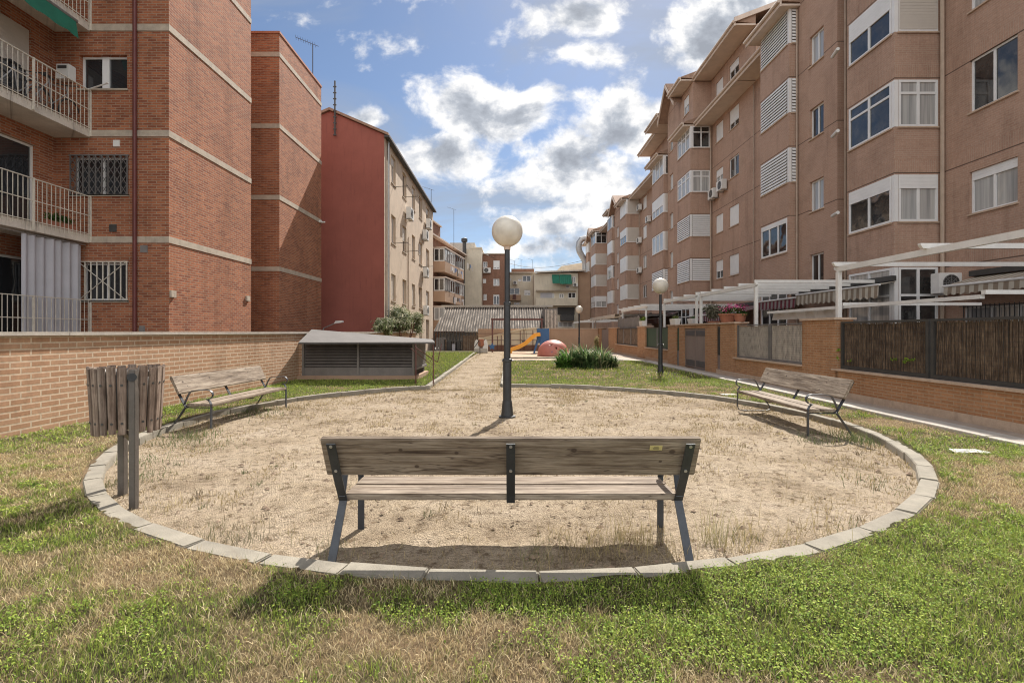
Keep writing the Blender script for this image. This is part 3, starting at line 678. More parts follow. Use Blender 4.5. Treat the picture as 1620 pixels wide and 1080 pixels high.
    for q in range(260):   # taller grass clumps scattered in the turf
        X0, Y0 = rng.uniform(-5, 5.5), rng.uniform(1.9, 5.5)
        if not in_lawn(np.array([X0]), np.array([Y0]))[0] or rng.random() > green(np.array([X0]), np.array([Y0]))[0] + .15: continue
        k_ = int(rng.integers(14, 34)); sp_ = rng.uniform(.012, .04); xs.append(rng.normal(X0, sp_, k_)); ys.append(rng.normal(Y0, sp_, k_)); hs.append(rng.uniform(.025, .075, k_)); cs.append(np.array([(.13, .22, .05), (.22, .26, .09), (.4, .34, .18)][int(rng.integers(3))])[None] * rng.uniform(.6, 1.3, k_)[:, None])
    for q in range(150):   # tufts creeping up the outer kerb
        a = rng.uniform(-1.6, 1.6); X0, Y0 = (RO + .04) * math.sin(a), CY - (RO + .04) * math.cos(a)
        xs.append(rng.normal(X0, .03, 12)); ys.append(rng.normal(Y0, .02, 12)); hs.append(rng.uniform(.04, .13, 12)); cs.append(np.array(grn if rng.random() < .55 else stw)[None] * rng.uniform(.6, 1.2, 12)[:, None])
    x = np.concatenate(xs); y = np.concatenate(ys); h = np.concatenate(hs); c = np.concatenate(cs); n_ = len(x)
    z = np.where(np.hypot(x, y - CY) > RO, .06, 0.0)
    k = (np.hypot(x, y - CY) > RO + .01) | (np.hypot(x, y - CY) < RI - .01); x, y, h, c, z = x[k], y[k], h[k], c[k], z[k]; n_ = len(x)
    blades('weed_tufts', x, y, z, h, .0035 * np.clip(y / 3.5, .8, 2.4), rng.uniform(.1, .93, n_), c)
    # far dry tufts along the kerbs/path
    cnt = 12000; x = rng.uniform(-2.25, -.3, cnt); y = 13.6 + 24 * rng.random(cnt) ** 1.4; e = np.minimum(x + 2.25, -.3 - x); k = (rng.random(cnt) < np.clip(.7 - e * 1.6, .05, 1)); x, y = x[k], y[k]; n_ = len(x)
    c = np.array([.44, .35, .17])[None] * rng.uniform(.6, 1.2, n_)[:, None]
    blades('dry_weeds', x, y, np.zeros(n_) + .01, rng.uniform(.02, .07, n_), np.full(n_, .014), rng.uniform(.3, .95, n_), c)
    # little clods and stones
    m = MB(); rr = random.Random(5)
    for i in range(4200):
        a = rr.uniform(0, 6.28); q = RI * math.sqrt(rr.random()) * .99; X0, Y0 = q * math.cos(a), CY + q * math.sin(a); s_ = rr.uniform(.006, .018) * (2.2 if rr.random() < .12 else 1)
        vs = [(X0 + s_ * rr.uniform(.7, 1.3) * dx, Y0 + s_ * rr.uniform(.7, 1.3) * dy, .004 + s_ * dz * rr.uniform(.4, .8)) for dx, dy, dz in [(1, 0, 0), (0, 1, 0), (-1, 0, 0), (0, -1, 0), (0.1, 0, 1)]]
        m.add(vs, [(0, 1, 4), (1, 2, 4), (2, 3, 4), (3, 0, 4)])
    struct(m.build('pebbles', 'clod'), 'stuff')
if not globals().get('NOGRASS'): grass()
# ---------------------------------------------------------------- benches
def make_bench(label, plate=False, loop=False):
    t = thing('park_bench', label, 'bench', (0, 0, 0), 'wooden park benches around the sand circle')
    L = 1.285
    def board(p, q, th, name, a=-L, b_=L):     # p,q: (y,z) of the two long edges
        py_, pz = p; qy, qz = q; d = Vector((0, qy - py_, qz - pz)).normalized(); nn = Vector((0, -d.z, d.y)) * th
        m = MB(); m.hexa([(a, py_, pz), (b_, py_, pz), (b_, py_ + nn.y, pz + nn.z), (a, py_ + nn.y, pz + nn.z), (a, qy, qz), (b_, qy, qz), (b_, qy + nn.y, qz + nn.z), (a, qy + nn.y, qz + nn.z)])
        return m.build(name, 'wood', t, bevel=.007, local=True)
    board((-.305, .85), (-.175, .567), .04, 'backrest')
    board((-.085, .372), (.115, .372), -.045, 'seat_plank', -1.19, 1.19) if False else None
    for (y0, y1) in ((-.09, .12), (.142, .345)):
        m = MB().box(-1.19, 1.19, y0, y1, .365, .412); m.build('seat_plank', 'wood', t, bevel=.008, local=True)
    for sx in (-1.2, 1.2):
        m = MB(); m.bar([(sx, -.335, .825), (sx, -.20, .56), (sx, -.115, .41), (sx, -.09, .365), (sx, -.05, .352), (sx, .33, .352)], .06, .009, up=(0, -1, 0) if False else (0, .6, .8))
        m.build('back_strap', 'black', t, local=True)
        m = MB()
        if loop and sx > 0:
            pts = [(sx, .33, .36), (sx, .335, .10), (sx, .30, .03), (sx, .2, .01), (sx, -.24, .01), (sx, -.31, .04), (sx, -.30, .10), (sx, -.09, .37)]
            m.bar(pts, .045, .012, up=(1, 0, 0) if False else (0, .01, 1)); m.build('leg', 'iron', t, local=True)
        else:
            m.bar([(sx, -.35, -.02), (sx, -.085, .37)], .055, .012, up=(0, 1, .5)); m.build('leg', 'iron', t, local=True)
            m = MB(); m.bar([(sx, .33, -.02), (sx, .33, .36)], .05, .012, up=(0, 1, 0)); m.build('leg', 'iron', t, local=True)
        arc_ = [(sx, -.085, .385), (sx, -.155, .50), (sx, -.20, .585), (sx, -.165, .605)]
        arc_ = [(sx, -.09, .38), (sx, -.02, .50), (sx, .03, .585), (sx, .06, .60)] if False else [(sx, -.115, .40), (sx, -.06, .53), (sx, -.02, .60), (sx, .02, .622)]
        k = [(sx, .275 + .085 * math.sin(a), .56 + .075 * math.cos(a)) for a in [0, .5, 1, 1.5, 2, 2.5, 3.0, 3.4]]
        m = MB(); m.bar(arc_ + [(sx, .12, .635)] + k + [(sx, .295, .47), (sx, .33, .41), (sx, .33, .36)], .045, .01, up=(0, .01, 1))
        m.build('armrest', 'iron', t, local=True)
    m = MB(); m.bar([(-.0, -.335, .825), (-.0, -.20, .56), (0, -.115, .41), (0, -.09, .35), (0, -.05, .345), (0, .33, .345)], .06, .009, up=(0, .6, .8)); m.build('back_strap', 'black', t, local=True)
    m = MB()
    for sx in (-1.2, 0, 1.2):
        for f_ in (.07, .78):
            y, z = -.335 + (.135) * f_, .825 - .265 * f_; o = Vector((0, -.887, -.45)) * .0
            c = Vector((sx, y - .006, z)); r = .011
            m.sweep([c + Vector((0, .0, 0)), c + Vector((0, -.006, -.003))], [(r * math.cos(j), r * math.sin(j)) for j in np.linspace(0, 2 * math.pi, 9)[:-1]])
    m.build('bolts', 'steel', t, local=True)
    if plate:
        m = MB(); d = Vector((0, .13, -.283)).normalized(); nn = Vector((0, -.283, -.13)).normalized()
        c = Vector((.985, -.305, .85)) + d * .07; a = Vector((.042, 0, 0)); b_ = d * .019
        c2 = c + nn * .001
        m.hexa([c2 - a - b_, c2 + a - b_, c2 + a + b_, c2 - a + b_] + [q + nn * .003 for q in (c2 - a - b_, c2 + a - b_, c2 + a + b_, c2 - a + b_)])
        pl = m.build('plaque', 'brass', t, local=True); pl['label'] = 'small brass plate screwed to the back board'
        m = MB(); c3 = c2 + nn * .0032
        for (v0, u0, u1) in [(-.009, -.014, .016), (-.001, -.022, .022), (.007, -.02, .018)]:
            u_ = u0
            while u_ < u1: m.quad(*[tuple(c3 + Vector((uu, 0, 0)) + d * vv + nn * .0006) for uu, vv in ((u_, v0), (u_ + .003, v0), (u_ + .003, v0 + .004), (u_, v0 + .004))]); u_ += .0045
        m.build('engraving', 'darkm', pl, local=True)
    return t
b1 = make_bench('weathered wooden bench seen from behind in the foreground with a small brass plate', plate=True); b1.location = (0, 3.6, .0)
b2 = make_bench('wooden bench with iron armrests before the low buff wall, behind the litter bin'); b2.location = (-5.10, 9.1, 0); b2.rotation_euler = (0, 0, R(-92.5))
b3 = make_bench('wooden bench with iron armrests near the reed screens and the raised walkway', loop=True); b3.location = (4.82, 8.55, 0); b3.rotation_euler = (0, 0, R(88.7))
for o in b3.children:
    pass
# ---------------------------------------------------------------- litter bin
t = thing('litter_bin', 'round litter bin of weathered wooden slats hung between two steel posts', 'litter bin', (0, 0, 0))
m = MB().box(-.029, .029, -.025, .025, -.05, 1.235); m.build('post', 'binpost', t, bevel=.004, local=True)
m = MB().box(-.43, -.37, .35, .41, -.05, .78); m.build('post', 'binpost', t, bevel=.004, local=True)
bc_ = (-.215, .20)
m = MB(); m.bar([(0, .0, .60), (-.38, .38, .60)], .03, .05); m.build('cross_bar', 'binpost', t, local=True)
m = MB(); ax = Vector((-.45, .7, 0)).normalized(); c = Vector((0, -.02, 1.17)); m.tube([c - ax * .02 , c + ax * .12], .036, 16); m.build('pivot', 'black', t, bevel=0, local=True)
m = MB(); m.lathe([(.228, .70), (.262, 1.22), (.255, 1.22), (.218, .71)], bc_[0], bc_[1], 28); m.build('liner', 'binpost', t, smooth=True, local=True)
ns = 22
for i in range(ns):
    a = 2 * math.pi * i / ns + .1; ca, sa = math.cos(a), math.sin(a); j = random.uniform(-.012, .012)
    def P(r, w_, z): return (bc_[0] + ca * r - sa * w_, bc_[1] + sa * r + ca * w_, z)
    z0, z1 = .655 + j, 1.255 + j; r0, r1, th = .238, .268, .022; w0, w1 = .028, .034
    m = MB().hexa([P(r0, -w0, z0), P(r0 + th, -w0, z0), P(r0 + th, w0, z0), P(r0, w0, z0), P(r1, -w1, z1), P(r1 + th, -w1, z1), P(r1 + th, w1, z1), P(r1, w1, z1)])
    sl_ = m.build('slat', 'woodr', t, bevel=.005, local=True)
    for zz, rr in ((.76, r0 + (r1 - r0) * .175 + th), (1.10, r0 + (r1 - r0) * .74 + th)):
        MB().tube([P(rr - .003, 0, zz), P(rr + .004, 0, zz)], .011, 8).build('bolt', 'darkm', sl_, local=True)
t.location = (-3.355, 4.36, 0); t.rotation_euler = (0, 0, 0)
# ---------------------------------------------------------------- globe lamps
def lamp(label, x, y, z=0, pad=False, H=3.42):
    t = thing('street_lamp', label, 'lamp post', (x, y, z), 'globe lamp posts along the garden')
    k = H / 3.42
    m = MB().lathe([(.155, 0), (.155, .03), (.115, .035), (.088, .30), (.078, .31), (.078, 1.02), (.09, 1.03), (.09, 1.07), (.062, 1.09), (.060, 2.05 * k), (.068, 2.06 * k), (.068, 2.11 * k), (.05, 2.13 * k), (.048, 3.08 * k), (.06, 3.1 * k)], n=20)
    m.build('pole', 'black', t, smooth=False, local=True)
    m = MB().lathe([(.058, 3.08 * k), (.06, 3.13 * k), (.11, 3.16 * k), (.125, 3.2 * k), (.12, 3.215 * k)], n=24); m.build('collar', 'beige', t, smooth=False, local=True)
    c = H; r = .285
    m = MB().lathe([(.1, c - .265)] + [(r * math.sin(a), c - r * math.cos(a)) for a in np.linspace(.4, math.pi - .02, 22)], n=36); m.build('globe', 'globe', t, smooth=True, local=True)
    m = MB(); m.tube([(-.095, 0, 1.045), (.115, 0, 1.045)], .018, 8); m.build('clamp_bolt', 'galv', t, local=True)
    if pad: MB().box(-.55, .55, -.4, .4, -.05, .012).build('footing', 'coping', t, local=True)
    return t
lamp('tall black lamp post with a white globe in the middle of the sand circle', -.065, 9.02, .0)
lamp('black lamp post with a white globe on the right lawn beside the meter cupboard', 5.5, 18.0, .06, True, 3.2)
lamp('distant black lamp post with a small globe behind the leafy clump', 5.45, 39.0, .06, True, 3.3)
# ---------------------------------------------------------------- left brick wall
t = thing('brick_wall', 'long low buff brick wall with stone coping along the left lawn', 'wall', (-6.8, 16, 0))
WX = lambda y: -7.3 + .04 * y
m = MB(); m.hexa([(WX(.5) - .25, .5, -.2), (WX(.5), .5, -.2), (WX(31.2), 31.2, -.2), (WX(31.2) - .25, 31.2, -.2), (WX(.5) - .25, .5, 1.515), (WX(.5), .5, 1.515), (WX(31.2), 31.2, 1.515), (WX(31.2) - .25, 31.2, 1.515)]); m.build('wall', 'brick_buff', t)
m = MB(); y = .5
while y < 31:
    a_, b_ = y, min(y + 1.195, 31.25); m.hexa([(WX(a_) - .31, a_, 1.517), (WX(a_) + .06, a_, 1.517), (WX(b_) + .06, b_, 1.517), (WX(b_) - .31, b_, 1.517), (WX(a_) - .31, a_, 1.572), (WX(a_) + .06, a_, 1.572), (WX(b_) + .06, b_, 1.572), (WX(b_) - .31, b_, 1.572)]); y += 1.2
m.build('coping', 'coping', t)
# ---------------------------------------------------------------- ventilation kiosk
t = thing('vent_housing', 'low dark louvred housing with a sloping sheet metal roof beside the brick wall', 'housing', (-5, 16.2, 0))
Yk, xl, xr = 15.4, xpx(478, 15.4), xpx(655, 15.4)
MB().box(-6.75, xr + .12, Yk - .05, Yk + 2, -.1, .2).build('plinth', 'tan', t)
m = MB()
for x in (xl, xl + (xr - xl) / 2 - .03, xr - .06): m.box(x, x + .06, Yk - .02, Yk + .1, .2, 1.2)
m.box(xl + .06, xr - .06, Yk + .02, Yk + .1, .202, .46); m.box(xl, xr, Yk - .02, Yk + .1, 1.201, 1.24); m.build('frame', 'kiosk', t)
for (a, b_) in ((xl + .065, (xl + xr) / 2 - .035), ((xl + xr) / 2 + .035, xr - .065)):
    m = MB(); z = .48
    while z < 1.13: m.prism([(a, Yk - .01, z), (a, Yk + .004, z), (a, Yk + .08, z + .065), (a, Yk + .066, z + .065)], (b_ - a, 0, 0)); z += .092
    m.build('louvre_panel', 'kiosk', t)
MB().box(xl + .02, xr - .02, Yk + .11, Yk + 1.95, .2, 1.2).build('housing_box', 'darkin', t)
m = MB()
for i in range(16): m.box(xr + .002, xr + .05, Yk + .1 + i * .11, Yk + .17 + i * .11, .45, 1.2)
m.box(xr + .0, xr + .08, Yk + .1, Yk + 1.9, .38, .45); m.build('side_grille', 'greym', t)
MB().box(-6.72, xl - .003, Yk + .04, Yk + 1.9, .2, 1.24).build('side_pier', 'brick_buff', t)
a = (xpx(472, 14.6), 14.6, 1.262); b_ = (xpx(688, 14.6), 14.6, 1.27); c = (xpx(684, 17.4), 17.4, 1.31); d = (xpx(493, 16.6), 16.6, 1.66)
m = MB(); m.add([a, b_, c, d, *[(p[0], p[1], p[2] - .05) for p in (a, b_, c, d)]], [(0, 1, 2), (0, 2, 3), (4, 6, 5), (4, 7, 6), (0, 4, 5, 1), (1, 5, 6, 2), (2, 6, 7, 3), (3, 7, 4, 0)]); m.build('roof', 'roofm', t)
m = MB(); m.tube([(-2.72, 14.05, .0), (-2.72, 14.05, 1.15), (-2.75, 14.1, 1.22)], .018, 7); m.tube([(-2.22, 14.05, 0), (-2.22, 14.05, 1.2)], .018, 7)
m.tube([(-2.72, 14.05, 1.12), (-2.3, 15.4, .62), (-2.2, 15.6, 1.2)], .014, 6); m.tube([(-2.9, 14.2, 1.1), (-2.5, 15.1, .6), (-2.22, 14.1, .95)], .012, 6)
m.tube([(-2.72, 14.05, .02), (-2.22, 14.05, .02)], .014, 6); m.build('rods', 'rust', t)
# ---------------------------------------------------------------- boundary wall on the right
GX = 7.35
def gy(px): return ypx(px, GX)
t = thing('garden_wall', 'orange brick garden wall with pillars and openings along the right walkway', 'wall', (GX, 20, 0))
segs_low = [(1325, 2400), (1163, 1270), (1021, 1057), (975, 1009), (926, 946)]   # openings with screens
lowm = MB(); cop = MB()
for i, (a, b_) in enumerate(segs_low):
    y1, y0 = gy(a), (3.0 if b_ > 2000 else gy(b_))
    lowm.box(GX, GX + .25, y0, y1, .25, .70); cop.box(GX - .06, GX + .31, y0, y1 + (.14 if i == 0 else .05), .70, .745)
lowm.build('low_wall', 'brick_orange', t); cop.build('coping', 'terrac', t)
MB().box(GX - .012, GX + .26, 3, gy(1133.5) , -.1, .249).build('plinth', 'terrac', t)
pil = [(1270, 1322), (1140, 1163), (1116, 1133), (1075, 1083), (1057, 1070), (1009, 1021), (963, 975), (946, 951), (918, 926), (905, 909)]
for (a, b_) in pil:
    p_ = MB().box(GX - .015, GX + .40, gy(b_), gy(a), .0 if a < 1140 else .25, 1.845).build('pillar', 'brick_orange', t)
    MB().box(GX - .06, GX + .45, gy(b_) - .04, gy(a) + .04, 1.847, 1.90).build('pillar_cap', 'terrac', p_)
MB().box(GX + .0, GX + .4, gy(1116), gy(1083), 1.71, 1.846).build('lintel', 'brick_orange', t)
MB().box(GX - .05, GX + .44, gy(1116) + .05, gy(1083) - .05, 1.848, 1.90).build('lintel_cap', 'terrac', t)
MB().box(GX + .02, GX + .3, 59, 76, 0, 1.8).build('far_wall', 'brick_orange', t)
MB().box(GX + 0.01, GX + .25, gy(1009), gy(1021) , 0, .25).build('footing', 'terrac', t)
m = MB(); m.box(GX + .005, GX + .25, gy(1057), gy(909), -.05, .249); m.build('footing', 'tan', t)
def screen(name, label, cat, pa, pb, kind, z0=.75, z1=1.80, grp=None):
    y1, y0 = gy(pa), (gy(pb) if pb < 2000 else 5.0); t = thing(name, label, cat, (GX + .1, (y0 + y1) / 2, z0), grp)
    fm = 'darkm' if kind == 'reed' else ('greym' if kind == 'mesh' else 'darkm'); w_ = .07 if kind == 'reed' else .05; X0 = GX + .06
    m = MB(); m.box(X0, X0 + .06, y0 + .01, y0 + w_, z0, z1); m.box(X0, X0 + .06, y1 - w_, y1 - .01, z0, z1); m.box(X0, X0 + .06, y0 + w_, y1 - w_, z0, z0 + w_); m.box(X0, X0 + .06, y0 + w_, y1 - w_, z1 - w_ * .6, z1); m.build('frame', fm, t)
    if kind == 'reed':
        m = MB(); y = y0 + w_
        while y < y1 - w_: r = random.uniform(.004, .007); m.tube([(X0 + .05 + random.uniform(-.006, .006), y, z0 + w_), (X0 + .05 + random.uniform(-.006, .006), y + random.uniform(-.01, .01), z1 - .04 + random.uniform(-.02, .02))], r, 5); y += .0135
        m.build('reed_mat', 'reed', t); MB().box(X0 + .062, X0 + .066, y0 + w_, y1 - w_, z0 + w_, z1 - w_).build('backing', 'reed', t)
        m = MB(); y = y0 + w_
        while y < y1 - w_: m.box(X0 + .03, X0 + .034, y, y + .003, z0 + w_, z1 - w_); y += .075
        z = z0 + w_
        while z < z1 - w_: m.box(X0 + .026, X0 + .0295, y0 + w_, y1 - w_, z, z + .003); z += .075
        m.build('wire_mesh', 'darkm', t)
    elif kind == 'mesh':
        MB().box(X0 + .05, X0 + .058, y0 + w_, y1 - w_, z0 + w_, z1 - w_).build('cane_mat', 'reedl', t)
        m = MB(); y = y0 + w_
        while y < y1 - w_: m.box(X0 + .02, X0 + .026, y, y + .005, z0 + w_, z1 - w_); y += .06
        z = z0 + w_
        while z < z1 - w_: m.box(X0 + .012, X0 + .018, y0 + w_, y1 - w_, z, z + .005); z += .06
        m.build('wire_mesh', 'greym', t)
    else:
        mt = {'green': 'green_dark', 'brown': 'reed', 'bars': 'darkin'}[kind]
        m = MB(); n_ = 2 if kind == 'green' else 3
        MB().box(X0 + .03, X0 + .04, y0 + w_, y1 - w_, z0 + w_, z1 - w_ * .6).build('infill', mt, t)
        for i in range(1, n_):
            m = MB(); yc = y0 + (y1 - y0) * i / n_; m.box(X0 - .004, X0 + .05, yc - .05, yc + .05, z0 + w_, z1 - w_ * .6); m.build('mullion', 'greym', t)
    return t
MT['green_dark'] = plain('green_sheet', (.02, .055, .03), .6, .25, 3, .1)
g_ = 'framed screens set in the garden wall'
screen('reed_screen', 'large framed brown reed screen at the right edge, next to the other reed screen', 'screen', 1466, 2400, 'reed', grp=g_)
screen('reed_screen', 'framed brown reed screen with green sprigs beside the brick pillar', 'screen', 1325, 1464, 'reed', grp=g_)
screen('mesh_screen', 'pale cane panel behind square wire mesh, directly beside the wide brick pillar', 'screen', 1214, 1270, 'mesh', grp=g_)
screen('mesh_screen', 'pale cane panel behind square wire mesh, nearer the narrow garden gate', 'screen', 1163, 1213, 'mesh', grp=g_)
screen('green_screen', 'dark green sheet screen in the wall behind the lamp post', 'screen', 1021, 1057, 'green', grp=g_)
screen('brown_screen', 'dark brown three part screen farther along the wall', 'screen', 975, 1009, 'brown', grp=g_)
screen('barred_screen', 'small dark barred opening far along the wall', 'screen', 926, 946, 'bars', grp=g_)
def gdoor(name, label, cat, pa, pb, kind, z1=1.70):
    y1, y0 = gy(pa), gy(pb); t = thing(name, label, cat, (GX + .1, (y0 + y1) / 2, 0)); X0 = GX + .04
    if kind == 'double':
        for (a, b_) in ((y0 + .03, (y0 + y1) / 2 - .006), ((y0 + y1) / 2 + .006, y1 - .03)):
            lf = MB().box(X0, X0 + .04, a, b_, .14, z1 - .03).build('door_leaf', 'door', t)
            for (za, zb) in ((.2, .42), (1.42, 1.62)):
                m = MB(); z = za
                while z < zb: m.prism([(X0 - .014, a + .06, z), (X0 - .004, a + .06, z + .022), (X0 - .001, a + .06, z)], (0, b_ - a - .12, 0)); z += .035
                m.build('vent_slats', 'darkm', lf)
        m = MB(); m.box(X0 - .01, X0 + .05, y0, y0 + .028, .12, z1); m.box(X0 - .01, X0 + .05, y1 - .028, y1, .12, z1); m.box(X0 - .01, X0 + .05, y0 + .03, y1 - .03, z1 - .028, z1); m.build('frame', 'greym', t)
    elif kind == 'gate':
        MB().box(X0, X0 + .03, y0 + .02, y1 - .02, .1, .75).build('lower_panel', 'door', t)
        m = MB(); m.box(X0, X0 + .03, y0 + .02, y1 - .02, 1.72, 1.76)
        n_ = 5
        for i in range(n_ + 1): y = y0 + .02 + (y1 - y0 - .07) * i / n_; m.box(X0, X0 + .03, y, y + .03, .752, 1.719)
        m.build('bars', 'darkm', t)
        MB().box(X0 + .06, X0 + .07, y0, y1, .75, 1.72).build('backing', 'reedl', t)
    else:
        MB().box(X0, X0 + .03, y0 + .02, y1 - .02, .08, z1).build('panel', 'door' if kind == 'plain' else 'green_dark', t)
        MB().box(X0 - .01, X0 - .002, y0 + .02, y1 - .02, .08, .75 if kind != 'plain' else .14).build('kick_plate', 'greym', t)
    return t
gdoor('meter_cupboard', 'brown metal double door of the meter cupboard with slotted vents', 'metal door', 1083, 1116, 'double')
gdoor('garden_gate', 'narrow brown garden gate with vertical bars beside the meter cupboard', 'gate', 1133, 1140, 'gate')
gdoor('garden_gate', 'narrow dark green gate left of the meter cupboard', 'gate', 1070, 1075, 'green', 1.75)
gdoor('service_door', 'plain grey brown metal door far along the wall', 'metal door', 951, 963, 'plain', 1.75)
gdoor('service_door', 'very distant brown door near the end of the wall', 'metal door', 909, 918, 'plain', 1.75)
# ---------------------------------------------------------------- pergolas on the patios
def pergola(label, y0, y1, z, nx=4, posts=True, x0=7.78, x1=13.0, cloth=False, over=.35, step=None, ov=.0):
    t = thing('pergola', label, 'pergola', (x0, (y0 + y1) / 2, 0), 'white pergolas over the ground floor patios')
    for yy in ((y0, y1) if posts else (y1,)):
        MB().box(x0 - .05, x0 + .05, yy - .05, yy + .05, .1, z - .001).build('post', 'whitep', t, bevel=.008)
    m = MB(); m.prism([(x0 - .04, y0 - over, z + .06), (x0 - .04, y0 - over + .12, z), (x0 - .04, y1 + over - .12, z), (x0 - .04, y1 + over, z + .06), (x0 - .04, y1 + over, z + .12), (x0 - .04, y0 - over, z + .12)], (.08, 0, 0)); m.build('beam', 'whitep', t)
    m = MB(); m.box(x1 - .4, x1 - .32, y0 - over, y1 + over, z, z + .12); m.build('beam', 'whitep', t)
    n_ = nx
    for i in range(n_):
        yy = y0 + .02 + (y1 - y0 - .04) * i / (n_ - 1)
        m = MB(); m.prism([(x0 - .04 - ov, yy - .035, z + .19), (x0 - .03 - ov * .7, yy - .035, z + .122), (x1, yy - .035, z + .122), (x1, yy - .035, z + .22), (x0 - .04 - ov, yy - .035, z + .22)], (0, .07, 0)); m.build('rafter', 'whitep', t)
    if cloth:
        m = MB(); n2 = 24
        for i in range(n2):
            a, b_ = y0 - over + (y1 - y0 + 2 * over) * i / n2, y0 - over + (y1 - y0 + 2 * over) * (i + 1) / n2
            s_ = .12 * abs(math.sin(i * math.pi / 3)); s2 = .12 * abs(math.sin((i + 1) * math.pi / 3))
            m.quad((x0 - .45, a, z + .24), (x0 - .45, b_, z + .24), (x1, b_, z + .26), (x1, a, z + .26)); m.quad((x0 - .45, a, z + .24), (x0 - .45, b_, z + .24), (x0 - .45, b_, z + .05 - s2), (x0 - .45, a, z + .05 - s_))
        m.build('canopy', 'tarp', t)
    return t
PX_ = 7.78
# nearest: runs towards the camera, seen from below
pergola('near white pergola with a long beam above the reed screens', 4.2, ypx(1327, PX_), 3.0, 4, True, over=.12, ov=.12)
pergola('long white pergola above the mesh panels and pink flower pots', ypx(1196, PX_), ypx(1109, PX_), 3.0, 5, over=.06)
pergola('small white pergola between the lamp post and the long pergola', ypx(1102, PX_), ypx(1051, PX_), 3.02, 4, over=.06)
pergola('low white pergola behind the brown screen', ypx(1022, PX_), ypx(985, PX_), 2.95, 5, over=.3, ov=.3)
pergola('distant white pergola with a scalloped cloth canopy', ypx(981, PX_), ypx(942, PX_), 2.6, 6, cloth=True)
pergola('farthest white pergola near the end of the walkway', ypx(938, PX_), ypx(908, PX_), 2.6, 6)
def awning(name, label, X, y0, y1, z, mat, drop=.28, out=1.1, val=.22):
    t = thing(name, label, 'awning', (X, (y0 + y1) / 2, z), 'awnings over the patio doors')
    m = MB(); n_ = 14
    m.prism([(X, y0, z), (X, y0, z + .02), (X - out, y0, z - drop + .02), (X - out, y0, z - drop)], (0, y1 - y0, 0)); m.build('canopy', mat, t)
    m = MB()
    for i in range(n_):
        a, b_ = y0 + (y1 - y0) * i / n_, y0 + (y1 - y0) * (i + 1) / n_
        m.poly([(X - out - .004, a, z - drop), (X - out - .004, b_, z - drop), (X - out - .02, b_, z - drop - val * .8), (X - out - .02, (a + b_) / 2, z - drop - val), (X - out - .02, a, z - drop - val * .8)])
    m.build('valance', mat, t)
    m = MB(); m.tube([(X - out, y0 - .03, z - drop + .01), (X - out, y1 + .03, z - drop + .01)], .035, 8); m.build('front_bar', 'whitep', t)
    m = MB(); m.box(X - .16, X - .01, y0 - .05, y1 + .05, z + .025, z + .18); m.build('cassette', 'darkm', t)
    return t
awning('striped_awning', 'beige striped awning over the barred window below the outdoor unit', 13.2, 10.9, 13.9, 3.12, 'aw_beige', .27, .9, .26)
awning('striped_awning', 'brown and cream striped awning behind the white pergola post', 11.7, 14.9, 19.2, 3.1, 'aw_beige', .1, .5, .42)
awning('striped_awning', 'maroon striped awning above the beige tarpaulin', 11.9, 19.6, 22.6, 3.05, 'aw_maroon', .12, .5, .42)
awning('striped_awning', 'long dark maroon striped awning behind the flower pots', 13.1, 24.3, 31.6, 3.0, 'aw_maroon', .45, 1.6, .4)
awning('striped_awning', 'distant maroon striped awning behind the green screen', 11.9, 34.3, 41.5, 3.0, 'aw_maroon', .45, 1.4, .4)
# beige tarpaulin over the patio
t = thing('patio_tarpaulin', 'beige tarpaulin stretched low behind the mesh panels', 'tarpaulin', (9, 14, 2.1))
m = MB(); n_ = 16; ya, yb = gy(1310) + .5, gy(1198) + .4
for i in range(n_):
    a, b_ = ya + (yb - ya) * i / n_, ya + (yb - ya) * (i + 1) / n_; w1 = .02 * math.sin(i * 1.7); w2 = .02 * math.sin((i + 1) * 1.7)
    m.quad((8.0, a, 1.93), (8.0, b_, 1.93), (8.03 + w2, b_, 2.13), (8.03 + w1, a, 2.13)); m.quad((8.03 + w1, a, 2.13), (8.03 + w2, b_, 2.13), (11.2, b_, 2.42 + w2), (11.2, a, 2.42 + w1))
m.build('cloth', 'tarp', t)
m = MB(); m.box(7.9, 7.98, ya - .1, yb + .1, 2.13, 2.2); m.box(7.9, 7.98, ya - 3.6, ya - .12, 2.13, 2.2); m.box(7.9, 11.2, ya - .2, ya - .12, 2.2, 2.27); m.box(7.9, 11.2, ya - 3.7, ya - 3.62, 2.2, 2.27); m.build('frame', 'whitep', t)
# plants on the wall
def cloud(c, r, n_, sz, cols, asp=1.2, parent=None, name='foliage', clumps=9, flat=.8, updir=.3, seed=1, kind=None, mat='leafy'):
    rg = np.random.default_rng(seed); cc = rg.normal(size=(clumps, 3)); cc /= np.linalg.norm(cc, axis=1)[:, None]; cc *= rg.uniform(.25, .72, clumps)[:, None]
    k = rg.integers(0, clumps, n_); P = cc[k] + rg.normal(0, .21, (n_, 3)); P[:, 2] = np.abs(P[:, 2]) if updir > .9 else P[:, 2]
    P = P * np.array(r)[None]
    Nr = P / np.array(r)[None] + rg.normal(0, .6, (n_, 3)); Nr[:, 2] += updir; Nr /= np.linalg.norm(Nr, axis=1)[:, None]
    shade = rg.uniform(.65, 1.3, n_)[:, None] * (.8 + .5 * rg.random(clumps)[k])[:, None]
    ci = rg.integers(0, len(cols), n_); col = np.array(cols)[ci] * shade
    return leaves(name, P + np.array(c)[None], Nr, sz * rg.uniform(.6, 1.3, n_), col, asp, kind, mat, parent)
